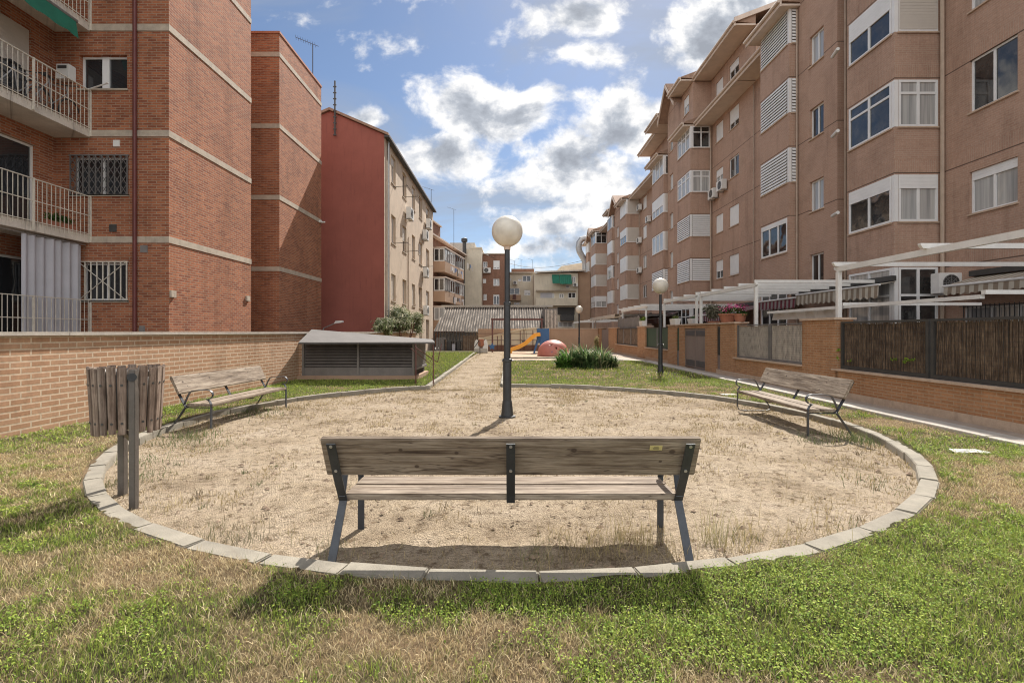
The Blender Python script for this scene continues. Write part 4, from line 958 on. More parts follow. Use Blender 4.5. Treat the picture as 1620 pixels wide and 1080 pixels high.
def pot(name, label, px, z, potm, w_, h_, fol, X=GX + .2, grp=None):
    y = ypx(px, X); t = thing(name, label, 'potted plant', (X, y, z), grp or 'potted plants on top of the garden wall')
    if potm == 'whitep': m = MB().hexa([(-.11, -w_ * .42, 0), (.11, -w_ * .42, 0), (.11, w_ * .42, 0), (-.11, w_ * .42, 0), (-.15, -w_ / 2, h_), (.15, -w_ / 2, h_), (.15, w_ / 2, h_), (-.15, w_ / 2, h_)]); m.build('pot', potm, t, bevel=.01, local=True)
    else: MB().lathe([(w_ * .33, 0), (w_ * .46, h_ * .85), (w_ * .52, h_ * .85), (w_ * .52, h_)], n=20).build('pot', potm, t, local=True)
    for i, (r, zz, n_, sz, cols, asp) in enumerate(fol): cloud((0, 0, h_ + zz), r, n_, sz, cols, asp, t, 'flowers' if i == 1 else 'foliage', seed=int(px) + i, updir=.5, kind='stuff' if i == 1 else None)
    return t
G1 = [(.06, .12, .03), (.10, .17, .04), (.04, .08, .02)]; PK = [(.62, .10, .28), (.75, .28, .42), (.5, .05, .18)]
pot('flower_pot', 'terracotta pot of bright pink flowers, the nearer of the two on the wall', 1171, 1.90, 'terra', .42, .26, [((.27, .3, .2), .1, 500, .03, G1, 1), ((.28, .32, .2), .2, 260, .028, PK, .8)])
pot('flower_pot', 'wide terracotta pot of pink flowers beside the grey shrub', 1151, 1.90, 'terra', .6, .3, [((.3, .42, .2), .12, 600, .03, G1, 1), ((.3, .42, .2), .22, 300, .028, PK, .8)])
pot('grey_shrub', 'spiky grey green shrub in a pot behind the meter cupboard wall', 1130, 1.7, 'terra', .5, .3, [((.4, .7, .38), .35, 2200, .04, [(.22, .21, .15), (.30, .27, .2), (.13, .14, .09)], 2.2)], X=8.2)
pot('planter', 'cream rectangular planter on the pillar right of the lamp post', 1068, 1.90, 'whitep', .75, .28, [((.16, .34, .12), .05, 420, .03, [(.14, .18, .04), (.3, .3, .1), (.06, .1, .03)], 1)])
pot('planter', 'cream planter behind the small pergola, farther from the pillar edge', 1096, 1.9, 'whitep', .6, .26, [((.14, .25, .1), .04, 200, .03, G1, 1)], X=8.0)
pot('planter', 'cream planter with yellow green leaves on the pillar left of the lamp post', 1017, 1.90, 'whitep', .7, .3, [((.2, .4, .16), .1, 420, .035, [(.22, .32, .05), (.35, .4, .08), (.1, .16, .03)], 1)])
t = thing('wind_break', 'dark grey cloth wind break stretched above the brown screen', 'wind break', (GX + .5, 31, 1.8)); m = MB(); n_ = 20
for i in range(n_):
    a, b_ = 28.9 + 6.0 * i / n_, 28.9 + 6.0 * (i + 1) / n_; m.quad((7.6 + .03 * math.sin(i), a, 1.78), (7.6 + .03 * math.sin(i + 1), b_, 1.78), (7.62, b_, 2.55 - .05 * (i % 3)), (7.62, a, 2.55 - .05 * ((i - 1) % 3)))
m.build('cloth', 'greym', t)
rq = random.Random(12)
for i, (yy, xx) in enumerate([(12.6, 9.8), (17.5, 10.2), (22, 9.5), (26.5, 10)]):
    t = thing('patio_table', ['white patio table under the nearest pergola', 'white patio table under the long pergola', 'white patio table behind the pink flower pots', 'white patio table behind the green screen'][i], 'table', (xx, yy, .1), 'tables on the patios')
    MB().lathe([(.45, .72), (.47, .73), (.47, .75), (.0, .755)], n=20).build('table_top', 'whitep', t, local=True)
    for k in range(4): MB().bar([(.3 * math.cos(k * 1.57 + .8), .3 * math.sin(k * 1.57 + .8), .7), (.38 * math.cos(k * 1.57 + .8), .38 * math.sin(k * 1.57 + .8), 0)], .04, .04).build('leg', 'whitep', t, local=True)
t = thing('creeper', 'sprigs of bright green creeper poking through the reed screen', 'plant', (GX, 10, .9))
for (px, py, n_) in [(1325, 553, 35), (1322, 565, 30), (1410, 566, 26), (1430, 571, 45), (1444, 568, 20), (1340, 570, 12)]:
    y = gy(px); cloud((GX + .04 - GX, y - 10, zpx(py, y) - .9), (.03, .11, .07), n_, .022, [(.30, .42, .05), (.2, .32, .04)], 1, t, 'sprig', 3, seed=px)
# ================================================================ right apartment blocks
XM, XS, FL, S0 = 13.2, 12.0, 2.9, 4.95
UY, UX = (0, 1), (1, 0); NX, NY = (1, 0), (0, 1)
EAVE = 15.08
def right_block(label, Y0, Y1, bays, stair, cwins, attic=False, awall=None, gable=None):
    t = thing('apartment_block', label, 'apartment block', (18, (Y0 + Y1) / 2, 0))
    top = 18.1 if attic else EAVE + .1
    cover = []   # (ya,yb) spans hidden by projections
    wallm = MB()
    for b_ in bays: cover.append((b_['y0'], b_['y1']))
    if stair: cover.append((stair[0], stair[1]))
    holes = [(a - Y0, b_ - Y0, z0, z1) for (a, b_, z0, z1, k, s_) in cwins]
    facade(wallm, (XM, Y0), UY, NX, Y1 - Y0, 0, top, holes, .12)
    wallm.quad((XM, Y0, 0), (25, Y0, 0), (25, Y0, top), (XM, Y0, top)); wallm.quad((XM, Y1, 0), (25, Y1, 0), (25, Y1, top), (XM, Y1, top)); wallm.quad((25, Y0, 0), (25, Y1, 0), (25, Y1, top), (25, Y0, top)); wallm.quad((XM, Y0, top), (25, Y0, top), (25, Y1, top), (XM, Y1, top))
    if attic:
        wallm.prism([(XM, Y0 + .01, top + .02), (18.5, Y0 + .01, top + .02), (18.5, Y0 + .01, 20.6)], (0, Y1 - Y0 - .02, 0))
    wallm.build('wall', 'brick_pink', t)
    for (a, b_, z0, z1, k, s_) in cwins:
        window(t, (XM, 0), UY, NX, a, b_, z0, z1, k, .06, s_, shmat='shut')
    for B_ in bays:
        X0, ya, yb = B_['x'], B_['y0'], B_['y1']; zt = B_.get('top', EAVE); m = MB(); L = yb - ya; D = XM - X0 if not B_.get('thin') else .4
        hf, hs = [], []
        for (z0, z1, kf, ks, s_) in B_['rows']:
            if kf: hf.append((.12, L - .1, z0, z1))
            if ks: hs.append((.12, D - .12, z0, z1))
        facade(m, (X0, ya), UY, NX, L, 0, zt, hf, .06); facade(m, (X0, ya), UX, NY, D, 0, zt, hs, .06)
        m.quad((X0, yb, 0), (XM, yb, 0), (XM, yb, zt), (X0, yb, zt)); m.quad((X0, ya, zt), (XM, ya, zt), (XM, yb, zt), (X0, yb, zt))
        if D < 1: m.quad((X0 + D, ya, 0), (XM, ya, 0), (XM, ya, zt), (X0 + D, ya, zt))
        m.build('bay', 'brick_pink', t)
        for (z0, z1, kf, ks, s_) in B_['rows']:
            if kf: window(t, (X0, ya), UY, NX, .12, L - .1, z0, z1, kf, -.01 if kf != 'slat' else .02, s_, shmat='shut', fw=.07)
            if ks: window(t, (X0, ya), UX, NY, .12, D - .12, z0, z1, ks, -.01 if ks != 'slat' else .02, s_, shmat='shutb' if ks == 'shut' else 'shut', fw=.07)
            if kf and ks:
                MB().box(X0 - .006, X0 + .11, ya - .006, ya + .11, z0, z1).build('corner_post', 'white', t)
    if stair:
        ya, yb, zt, wy = stair; m = MB(); holes = [(wy[0] - ya, wy[1] - ya, 3.45 + FL * k, 4.65 + FL * k) for k in range(5 if zt > 17 else 4)]
        facade(m, (XS, ya), UY, NX, yb - ya, 0, zt, holes, .14); m.quad((XS, ya, 0), (XM, ya, 0), (XM, ya, zt), (XS, ya, zt)); m.quad((XS, yb, 0), (XM, yb, 0), (XM, yb, zt), (XS, yb, zt)); m.quad((XS, ya, zt), (XM, ya, zt), (XM, yb, zt), (XS, yb, zt))
        ym = (ya + yb) / 2
        if gable: m.prism([(XS, ya, zt), (XS, yb, zt), (XS, ym, zt + gable)], (4, 0, 0))
        m.build('stair_wall', 'brick_pink', t)
        for (a, b_, z0, z1) in holes: window(t, (XS, ya), UY, NX, a, b_, z0, z1, 'glass2', .09, .5)
        if gable:
            m = MB()
            for s_ in (-1, 1):
                y_e = ym + s_ * ((yb - ya) / 2 + .45); ze = zt - .45 * gable / ((yb - ya) / 2)
                m.prism([(11.4, y_e, ze + .02), (11.4, ym, zt + gable + .05), (11.4, ym, zt + gable + .25), (11.4, y_e, ze + .2)], (5.6, 0, 0))
            rf = m.build('gable_roof', 'tile', t)
            m = MB()
            for s_ in (-1, 1):
                y_e = ym + s_ * ((yb - ya) / 2 + .5); ze = zt - .5 * gable / ((yb - ya) / 2)
                m.prism([(11.32, y_e, ze - .12), (11.32, ym, zt + gable - .08), (11.32, ym, zt + gable + .16), (11.32, y_e, ze + .12)], (.078, 0, 0))
            m.build('fascia', 'beige', rf)
    # eaves
    def eave(X0, ya, yb, z, over=.6, nm='eave', tile=True, back=XM):
        m = MB(); m.box(X0, back + .0, ya, yb, z, z + .08); m.box(X0 - .07, X0 - .003, ya - .05, yb + .05, z - .06, z + .2); m.tube([(X0 - .12, ya - .05, z + .16), (X0 - .12, yb + .05, z + .16)], .07, 8); e_ = m.build(nm, 'beige', t)
        if tile: m = MB(); m.prism([(X0 - .02, ya, z + .2), (X0 - .02, ya, z + .24), (back, ya, z + .24 + (back - X0) * .38), (back, ya, z + .085)], (0, yb - ya, 0)); m.build('tiles', 'tile', e_)
    for (X0, ya, yb, z) in ([] if awall is None else awall.get('eaves', [])): eave(X0, ya, yb, z)
    if attic:
        X0, ya, yb, wins = awall['front']; m = MB(); facade(m, (X0, ya), UY, NX, yb - ya, EAVE + .1, top, [(a - ya, b_ - ya, c, d) for (a, b_, c, d) in wins], .1)
        m.quad((X0, ya, EAVE + .1), (XM, ya, EAVE + .1), (XM, ya, top), (X0, ya, top)); m.quad((X0, yb, EAVE + .1), (XM, yb, EAVE + .1), (XM, yb, top), (X0, yb, top)); m.build('attic_wall', 'brick_pink', t)
        for (a, b_, c, d) in wins: window(t, (X0, 0), UY, NX, a, b_, c, d, 'half', .05, .5)
        for (xe, ya, yb) in awall['upper']: eave(xe, ya, yb, 18.1)
        m = MB(); m.quad((12.1, Y0, 18.36), (12.1, Y1, 18.36), (18.6, Y1, 20.85), (18.6, Y0, 20.85)); m.quad((25, Y0, 18.3), (25, Y1, 18.3), (18.6, Y1, 20.85), (18.6, Y0, 20.85)); m.build('roof', 'tile', t)
        m = MB(); m.prism([(12.0, Y0 - .08, 18.2), (18.6, Y0 - .08, 20.73), (18.6, Y0 - .08, 20.98), (12.0, Y0 - .08, 18.45)], (0, .077, 0)); m.build('verge', 'beige', t)
    else:
        m = MB(); m.quad((12.2, Y0, EAVE + .3), (12.2, Y1, EAVE + .3), (18.6, Y1, 17.2), (18.6, Y0, 17.2)); m.quad((25, Y0, EAVE + .3), (25, Y1, EAVE + .3), (18.6, Y1, 17.2), (18.6, Y0, 17.2)); m.build('roof', 'tile', t)
    return t
def rows(spec, h=1.43, z=None):
    return [(S0 + FL * k, S0 + FL * k + h, kf, ks, s_) for (k, kf, ks, s_) in spec]
def pipe(par, x, y, z0=.1, z1=15, r=.055, mat='pipeb'): MB().tube([(x, y, z0), (x, y, z1)], r, 8).build('downpipe', mat, par)
# block 1
yb0, yb1 = ypx(1490, XM), ypx(1340, 11.75)
cw = [(ypx(1610, XM), ypx(1534, XM), S0 + FL * k, S0 + FL * k + 1.2 + (.3 if k == 1 else 0), ['half', 'glass2', 'glass2', 'glass2'][k], .22) for k in range(4)]
cw += [(12.0, 14.3, 1.35, 2.3, 'glass2', .5)]
bA = dict(x=11.75, y0=yb0, y1=yb1, top=16.2, rows=rows([(0, 'half', 'half', .3), (1, 'glassT', 'glassT', 0), (2, 'half', 'shut', .45), (3, 'glass2', 'glass2', 0)]) + [(.5, 3.55, 'glassT', 'glassT', 0)])
ybb = 20.5; bB = dict(x=11.64, y0=ybb, y1=ypx(1203, 11.64), rows=rows([(0, 'half', None, .15), (1, 'slat', 'slat', 0), (2, 'slat', 'slat', 0), (3, 'slat', 'slat', 0)]) + [(.5, 3.4, 'glassT', None, 0)], thin=True)
A1 = right_block('nearest pinkish brick apartment block at the right edge with glazed bay windows', 4.0, 26.35, [bA, bB], (18.0, 20.45, 16.0, (ypx(1303, XS), ypx(1281, XS))), cw, False,
            dict(eaves=[(11.2, 20.3, bB['y1'] + .35, EAVE), (12.15, bB['y1'] + .36, 26.3, EAVE)]))
pipe(A1, XM - .09, yb0 - .12, z1=16); pipe(A1, 12.25, 17.93, z1=16, r=.045); pipe(A1, 12.42, 17.93, z1=16, r=.045); pipe(A1, 11.93, 20.43, z1=15, r=.035)
for k in range(4): MB().tube([(11.6, yb1 + .25, 5.8 + FL * k), (11.75, 17.9, 5.8 + FL * k)], .06, 10).build('vent_pipe', 'whitep', A1)
# block 2
bD = dict(x=11.8, y0=ypx(1126, XM), y1=ypx(1071.5, 11.8), rows=rows([(0, 'slat', 'slat', 0), (1, 'slat', 'slat', 0), (2, 'glassT', 'glassT', 0), (3, 'glassT', 'glassT', 0)]) + [(.5, 3.4, 'glassT', 'glass2', 0)])
bF = dict(x=11.7, y0=37.5, y1=ypx(1031.5, 11.7), rows=rows([(0, 'slat', 'slat', 0), (1, 'glass2', 'shut', 0), (2, 'half', 'shut', .6), (3, 'glass2', 'glass2', 0)]))
cw = []
for k in range(5):
    z = S0 + FL * k + (0 if k < 4 else -.2)
    if k == 4: z = 16.35
    kk = [('half', .95), ('shut', 1), ('glass2', 0), ('half', .7), ('half', .35)][k]; k2 = [('half', .6), ('shut', 1), ('half', .4), ('shut', 1), ('shut', 1)][k]
    cw.append((28.35, 29.6, z, z + 1.2, kk[0], kk[1])); cw.append((30.45, 31.55, z, z + 1.15, k2[0], k2[1]))
    cw.append((43.0, 44.1, z, z + 1.15, k2[0], k2[1]))
A2 = right_block('pinkish brick apartment block with attic storey, double eaves and a tiled gable', 26.36, 46.4, [bD, bF], (34.75, 37.45, 18.1, (36.2, 37.0)), cw, True,
            dict(front=(12.0, 32.25, 34.7, [(33.0, 34.0, 16.4, 17.6)]), upper=[(12.1, 26.4, 32.2), (11.2, 32.25, 34.65), (11.3, 37.6, 40.9), (12.1, 41.0, 46.3)], eaves=[(12.15, 26.4, 32.1, EAVE), (11.35, 32.15, 34.9, EAVE), (11.3, 37.6, 40.9, EAVE), (12.15, 41, 46.3, EAVE)]), gable=1.5)
pipe(A2, XM - .09, 32.1); pipe(A2, XM - .09, 26.45, r=.03); pipe(A2, XM - .09, 42.0, r=.05)
# block 3
bH = dict(x=11.83, y0=50.1, y1=53.0, rows=rows([(0, 'shut', 'shut', 1), (1, 'shut', 'shut', 1), (2, 'half', 'shut', .5), (3, 'shut', 'shut', 1)], 1.5))
bJ = dict(x=11.7, y0=56.75, y1=59.4, rows=rows([(0, 'shut', 'shut', 1), (1, 'glass2', 'glass2', 1), (2, 'shut', 'shut', 1), (3, 'glass2', 'glass2', 1)]))
cw = []
for k in range(4):
    z = S0 + FL * k
    cw.append((47.6, 48.9, z, z + 1.25, ['glass2', 'glass2', 'shut', 'shut'][k], 1)); cw.append((61.0, 62.2, z, z + 1.2, 'glass2', 1))
A3 = right_block('third apartment block along the row with white shuttered bays and a small tiled gable', 46.41, 62.4, [bH, bJ], (53.1, 56.7, 15.3, (54.5, 55.5)), cw, False,
            dict(eaves=[(12.15, 46.5, 50.0, EAVE), (11.35, 50.1, 53.3, EAVE), (11.3, 56.8, 59.7, EAVE + .5), (12.15, 59.8, 62.4, EAVE)]), gable=1.3)
pipe(A3, XM - .09, 49.95)
bL = dict(x=11.5, y0=66.8, y1=70.2, rows=rows([(0, 'half', 'half', .5), (1, 'shut', 'shut', 1), (2, 'shut', 'shut', 1), (3, 'glass2', 'glassT', 1)], 1.5))
bN = dict(x=11.7, y0=74.0, y1=76.5, rows=rows([(0, 'glass2', 'glass2', 1), (1, 'glass2', 'shut', 1), (2, 'glass2', 'shut', 1), (3, 'shut', 'shut', 1)]))
cw = [(64.2, 65.3, S0 + FL * k, S0 + FL * k + 1.2, 'glass2', 1) for k in range(4)]
A4 = right_block('farthest apartment block of the row beside the big curved duct', 62.41, 77.5, [bL, bN], (70.3, 73.9, 15.3, (71.6, 72.6)), cw, False,
            dict(eaves=[(12.15, 62.5, 66.7, EAVE), (11.2, 66.8, 70.5, EAVE + .2), (11.4, 74, 77.6, EAVE)]), gable=1.3)
# outdoor units on the right row
ac_unit((12.0, 14.75), UX, NY, .55, 2.35 + .35, 'outdoor unit with round fan on the corner above the beige striped awning', .85, .6)
ac_unit((XM, 0), UY, NX, 29.7, 10.25, 'outdoor unit below the nearer open window of the attic block, left of another unit', .8, .6)
ac_unit((XM, 0), UY, NX, 31.0, 10.1, 'outdoor unit next to the glazed bay of the attic block', .8, .6)
for (y, z, lb) in [(48.95, 13.8, 'topmost outdoor unit beside the white shuttered bay'), (45.8, 11.9, 'outdoor unit on the brick wall between the two blocks'), (49.0, 10.5, 'second outdoor unit from the top beside the white shuttered bay'), (49.0, 7.5, 'lowest outdoor unit beside the white shuttered bay')]:
    ac_unit((XM, 0), UY, NX, y, z, lb)
# window bars near right
t = thing('window_grille', 'black vertical bars over the ground floor window under the striped awning', 'window grille', (XM, 13, 1.4))
m = MB(); y = 12.0
while y < 14.3: m.tube([(XM - .06, y, 1.3), (XM - .06, y, 2.35)], .012, 6); y += .13
m.box(XM - .075, XM - .05, 11.95, 14.35, 1.34, 1.36); m.box(XM - .075, XM - .05, 11.95, 14.35, 2.3, 2.32); m.build('bars', 'black', t)
# big duct
t = thing('ventilation_duct', 'large grey galvanised duct rising up the end of the far block and hooking over', 'duct', (11.2, 76, 0))
m = MB(); xd = xpx(926, 76.5); pts = [(xd, 76.5, .5), (xd, 76.5, 12.2), (xd - .15, 76.5, 12.8), (xd - .5, 76.5, 13.4), (xd - .9, 76.5, 14.1), (xd - 1.05, 76.5, 14.8), (xd - .95, 76.5, 15.5), (xd - .6, 76.5, 16.0), (xd - .1, 76.5, 16.15), (xd + .3, 76.5, 15.9)]
m.sweep(pts, [(.48 * math.cos(2 * math.pi * j / 14), .48 * math.sin(2 * math.pi * j / 14)) for j in range(14)], up=(0, 1, 0)); m.build('duct', 'galv', t, smooth=False)

# ================================================================ left brick building
NXm = (-1, 0)
LB = thing('brick_building', 'tall red brown brick building with balconies at the left edge', 'building', (-13, 14, 0))
XF, YF = -9.45, 13.54
def lz_(py, Y=YF): return zpx(py, Y)
m = MB()
hol = []
def fx(px): return xpx(px, YF) - (-12.6)
wins_ = [(fx(125), fx(201), lz_(141), lz_(87), 'three'), (fx(113), fx(203), lz_(308), lz_(247), 'g'), (fx(127), fx(202), lz_(475), lz_(415), 'w')]
facade(m, (-12.6, YF), UX, NY, 12.6 + XF, -.2, 16.5, [w_[:4] for w_ in wins_], .22)
Yb = ypx(397, XF)
m.quad((XF, YF, -.2), (XF, Yb, -.2), (XF, Yb, 16.5), (XF, YF, 16.5)); m.quad((XF, Yb, -.2), (-22, Yb, -.2), (-22, Yb, 16.5), (XF, Yb, 16.5)); m.quad((-22, 4, 16.5), (XF, 4, 16.5), (XF, Yb, 16.5), (-22, Yb, 16.5))
m.quad((-22, 4, 0), (-22, Yb, 0), (-22, Yb, 16.5), (-22, 4, 16.5))
bw = [(8.0, 13.0, 4.26, 6.5), (8.0, 12.9, 7.3, 9.5), (8.0, 13.0, .5, 3.5), (8.0, 12.9, 10.2, 12.4)]
facade(m, (-12.6, 4), UY, NXm, YF - 4, -.2, 16.5, [(a - 4, b_ - 4, c, d) for (a, b_, c, d) in bw], .15)
m.build('wall', 'brick_red', LB)
for z in (4.12, 7.05, 9.97, 12.85, 15.8):
    m = MB(); m.box(-12.6, XF + .02, YF - .02, YF + .001, z - .09, z + .09); m.box(XF - .001, XF + .02, YF + .0015, Yb, z - .09, z + .09)
    m.build('floor_band', 'band', LB)
def leftwin(w_, nm):
    a, b_, c, d, k = w_
    if k == 'three':
        wn = window(LB, (-12.6, YF), UX, NY, a, b_, c, d, 'glass2', .12, .5, sill='band', glass='glassd'); MB().lbox(((-12.6, YF), UX, NY), a + .42 * (b_ - a), a + .56 * (b_ - a), .105, .17, c, d).build('mullion', 'white', wn)
    else: window(LB, (-12.6, YF), UX, NY, a, b_, c, d, 'glass2', .14, .4, sill='band', glass='glassd')
for w_ in wins_: leftwin(w_, 0)
for (a, b_, c, d) in bw:
    window(LB, (-12.6, 0), UY, NXm, a, b_, c, d, 'half' if c > 7 else 'glass2', .08, .75 if c > 10 else .5, frame='whitep', shmat='shutb', sill=None, glass='glassd')
# grilles
def lattice(label, a, b_, c, d, kind):
    t = thing('window_grille', label, 'window grille', (-12.6 + (a + b_) / 2, YF, (c + d) / 2), 'grilles on the left building'); fr = ((-12.6, YF), UX, NY); m = MB()
    m.lbox(fr, a - .04, b_ + .04, -.05, -.02, d, d + .03); m.lbox(fr, a - .04, b_ + .04, -.05, -.02, c - .03, c)
    n_ = 9 if kind == 'g' else 8
    for i in range(n_ + 1): u_ = a + (b_ - a) * i / n_; m.lbox(fr, u_ - .012, u_ + .012, -.05, -.025, c, d)
    Pt = lambda u_, z: (-12.6 + u_, YF - .06, z)
    if kind == 'g':
        for i in range(n_):
            u0, u1 = a + (b_ - a) * i / n_, a + (b_ - a) * (i + 1) / n_; uc = (u0 + u1) / 2
            for j in range(4):
                z0, z1 = c + (d - c) * j / 4, c + (d - c) * (j + 1) / 4; m.bar([Pt(u0, z0), Pt(u1, z1)], .018, .008); m.bar([Pt(u1, z0), Pt(u0, z1)], .018, .008)
    else: m.bar([Pt(a, c), Pt(b_, d)], .025, .012); m.bar([Pt(b_, c), Pt(a, d)], .025, .012)
    m.build('bars', 'greym' if kind == 'g' else 'rail', t)
lattice('folding metal lattice grille over the middle window of the left brick building', *wins_[1][:4], 'g'); lattice('white bar grille with a diagonal cross over the lowest window of the left brick building', *wins_[2][:4], 'w')
t = MB().tube([(xpx(213, YF - .08), YF - .08, 0), (xpx(213, YF - .08), YF - .08, 16.4)], .05, 10).build('downpipe', 'pipe', LB)
for (px, py, s_, mt) in [(184.5, 227, .09, 'whitep'), (179, 361, .1, 'darkm'), (228, 394, .1, 'greym'), (225, 520, .08, 'greym')]:
    x, z = xpx(px, YF), zpx(py, YF); MB().box(x - s_, x + s_, YF - .015, YF + .0, z - s_, z + s_).build('vent', mt, LB)
for (px, py) in [(272, 465), (391, 472)]:
    y = ypx(px, XF); z = zpx(py, y); MB().box(XF, XF + .06, y - .1, y + .1, z - .09, z + .09).build('bracket_stub', 'band', LB)
# balconies
XB = -11.62
def balcony(z, rail=True, y0=6.0, slab=True):
    bm_ = MB()
    if slab: bm_.box(-12.6, XB, y0, YF - .001, z - .22, z)
    o = bm_.build('balcony', 'slab', LB) if slab else LB
    m = MB(); xr = XB + .03; zt = z + 1.05
    m.bar([(xr, y0, zt), (xr, YF - .02, zt)], .035, .022); m.bar([(xr, y0, z + .52), (xr, YF - .02, z + .52)], .02, .02); m.bar([(xr, y0, z + .02), (xr, YF - .02, z + .02)], .02, .02)
    y = y0
    while y < YF - .03: m.box(xr - .006, xr + .006, y - .006, y + .006, z - .1, zt); y += .12
    for y in (YF - .03, 11.9, 9.9): m.box(xr - .02, xr + .02, y - .02, y + .02, z - .2, zt + .02)
    m.build('railing', 'rail', o); return o
for z in (4.24, 7.16, 10.08): balcony(z)
m_ = MB(); m_.box(-12.6, XB, 6, YF - .001, 1.0, 1.38); m_.build('balcony', 'slab', LB); balcony(1.39, slab=False)
# curtain on the lowest balcony
t = thing('curtain', 'grey outdoor curtain hanging under the lower balcony slab', 'curtain', (XB - .1, 12.5, 1.5))
m = MB(); n_ = 70; ya, yb_ = 11.75, 13.4
pr = [(XB - .12 + .035 * math.sin(i * .62) + .02 * math.sin(i * .23), ya + (yb_ - ya) * i / n_) for i in range(n_ + 1)]
for (a, b_) in zip(pr, pr[1:]): m.quad((a[0], a[1], 1.42), (b_[0], b_[1], 1.42), (b_[0], b_[1], 3.94), (a[0], a[1], 3.94))
m.build('cloth', 'curtain', t, smooth=True); m = MB(); m.tube([(XB - .1, 10, 3.96), (XB - .1, 13.5, 3.96)], .018, 7); m.build('rod', 'galv', t)
# green awning
t = thing('green_awning', 'folded dark green awning hanging below the top left balcony', 'awning', (XB, 11.5, 9.6))
m = MB(); n_ = 30
for i in range(n_):
    a, b_ = 8 + 4.95 * i / n_, 8 + 4.95 * (i + 1) / n_; m.quad((XB + .12, a, 9.82), (XB + .12, b_, 9.82), (XB + .2, b_, 9.36 - .05 * abs(math.sin((i + 1) * .9))), (XB + .2, a, 9.36 - .05 * abs(math.sin(i * .9))))
m.build('cloth', 'green_cloth', t); m = MB(); m.tube([(XB + .1, 8, 9.8), (XB + .1, 13.0, 9.8)], .05, 9); m.build('roller', 'greym', t)
ac = thing('boiler_flue_box', 'small white box on the brick wall beside the upper left window', 'box', (-12.1, 13.4, 8.6))
MB().box(-12.35, -12.0, 13.3, 13.53, 8.45, 8.85).build('case', 'whitep', ac, bevel=.01); MB().box(-12.3, -12.06, 13.29, 13.31, 8.72, 8.8).build('slot', 'darkm', ac)
# bicycles on the middle balcony
def bicycle(label, x, y, z, rz):
    t = thing('bicycle', label, 'bicycle', (0, 0, 0), 'bicycles parked on the balcony')
    for wx in (-.5, .5):
        m = MB(); m.tube([(wx + .33 * math.cos(a), 0, .34 + .33 * math.sin(a)) for a in np.linspace(0, 2 * math.pi, 25)], .022, 7); wl = m.build('wheel', 'black', t, local=True)
        m = MB()
        for k in range(8): a = k * math.pi / 8; m.bar([(wx - .32 * math.cos(a), 0, .34 - .32 * math.sin(a)), (wx + .32 * math.cos(a), 0, .34 + .32 * math.sin(a))], .004, .004)
        m.build('spokes', 'galv', wl, local=True)
    m = MB()
    for a, b_ in [((-.5, .34), (-.18, .85)), ((-.5, .34), (-.05, .32)), ((-.05, .32), (-.2, .92)), ((-.18, .8), (.36, .86)), ((-.05, .32), (.38, .78)), ((.5, .34), (.34, .98))]: m.tube([(a[0], 0, a[1]), (b_[0], 0, b_[1])], .017, 7)
    m.build('frame', 'galv', t, local=True); m = MB(); m.tube([(.36, -.28, 1.02), (.33, 0, .98), (.36, .28, 1.02)], .014, 7); m.build('handlebar', 'black', t, local=True)
    MB().hexa([(-.34, -.07, .92), (-.06, -.02, .92), (-.06, .02, .92), (-.34, .07, .92), (-.34, -.07, .97), (-.06, -.02, .96), (-.06, .02, .96), (-.34, .07, .97)]).build('saddle', 'black', t, local=True)
    t.location = (x, y, z); t.rotation_euler = (R(6), 0, rz); return t
bicycle('dark bicycle on the middle balcony, close to the brick wall', -11.95, 12.75, 7.16, R(93)); bicycle('bicycle on the middle balcony farther from the wall, leaning behind the railing', -12.15, 12.1, 7.16, R(87))
# flower box on the lower balcony
t = thing('planter_box', 'terracotta planter with small green plants on the lower balcony', 'planter', (-11.85, 12.9, 4.24))
MB().box(-11.95, -11.75, 12.5, 13.3, 4.245, 4.42).build('pot', 'terra', t, bevel=.01); cloud((0, 0, .3), (.14, .45, .16), 500, .035, G1, 1, t, seed=8)
# cloth rack sticks
t = thing('drying_rack', 'white drying rack arm sticking out beside the upper left window', 'drying rack', (-11.5, 13.4, 8.3)); m = MB(); m.tube([(-11.6, 13.45, 8.22), (-11.0, 13.3, 8.30), (-10.85, 13.2, 8.28)], .02, 7); m.build('arm', 'whitep', t)
# ---------------------------------------------------------------- second brick block
t = thing('brick_building', 'plain red brown brick block without windows behind the balcony building', 'building', (-13, 22, 0))
X2, Y2a, Y2b, ZT = -9.4, 19.9, 24.3, 13.68
m = MB(); m.box(-20, X2, Y2a, Y2b, -.2, ZT); m.build('wall', 'brick_red', t)
MB().box(-22, -11.5, Yb + .01, Y2a - .01, -.2, 15).build('recess_wall', 'brick_red', t)
for z in (4.13, 7.03, 9.93, 12.83):
    m = MB(); m.box(-20, X2 + .02, Y2a - .02, Y2a - .0005, z - .09, z + .09); m.box(X2 + .0005, X2 + .02, Y2a, Y2b, z - .09, z + .09); m.build('floor_band', 'band', t)
m = MB(); m.box(-20.03, X2 + .03, Y2a - .03, Y2b + .03, ZT + .002, ZT + .09); m.build('parapet_cap', 'terra', t)
MB().box(-10.5, -10.2, 22.6, 22.9, ZT + .09, ZT + .9).build('chimney', 'brick_red', t); MB().box(-10.6, -10.3, 23.3, 23.6, ZT + .09, ZT + .7).build('chimney', 'brick_red', t)
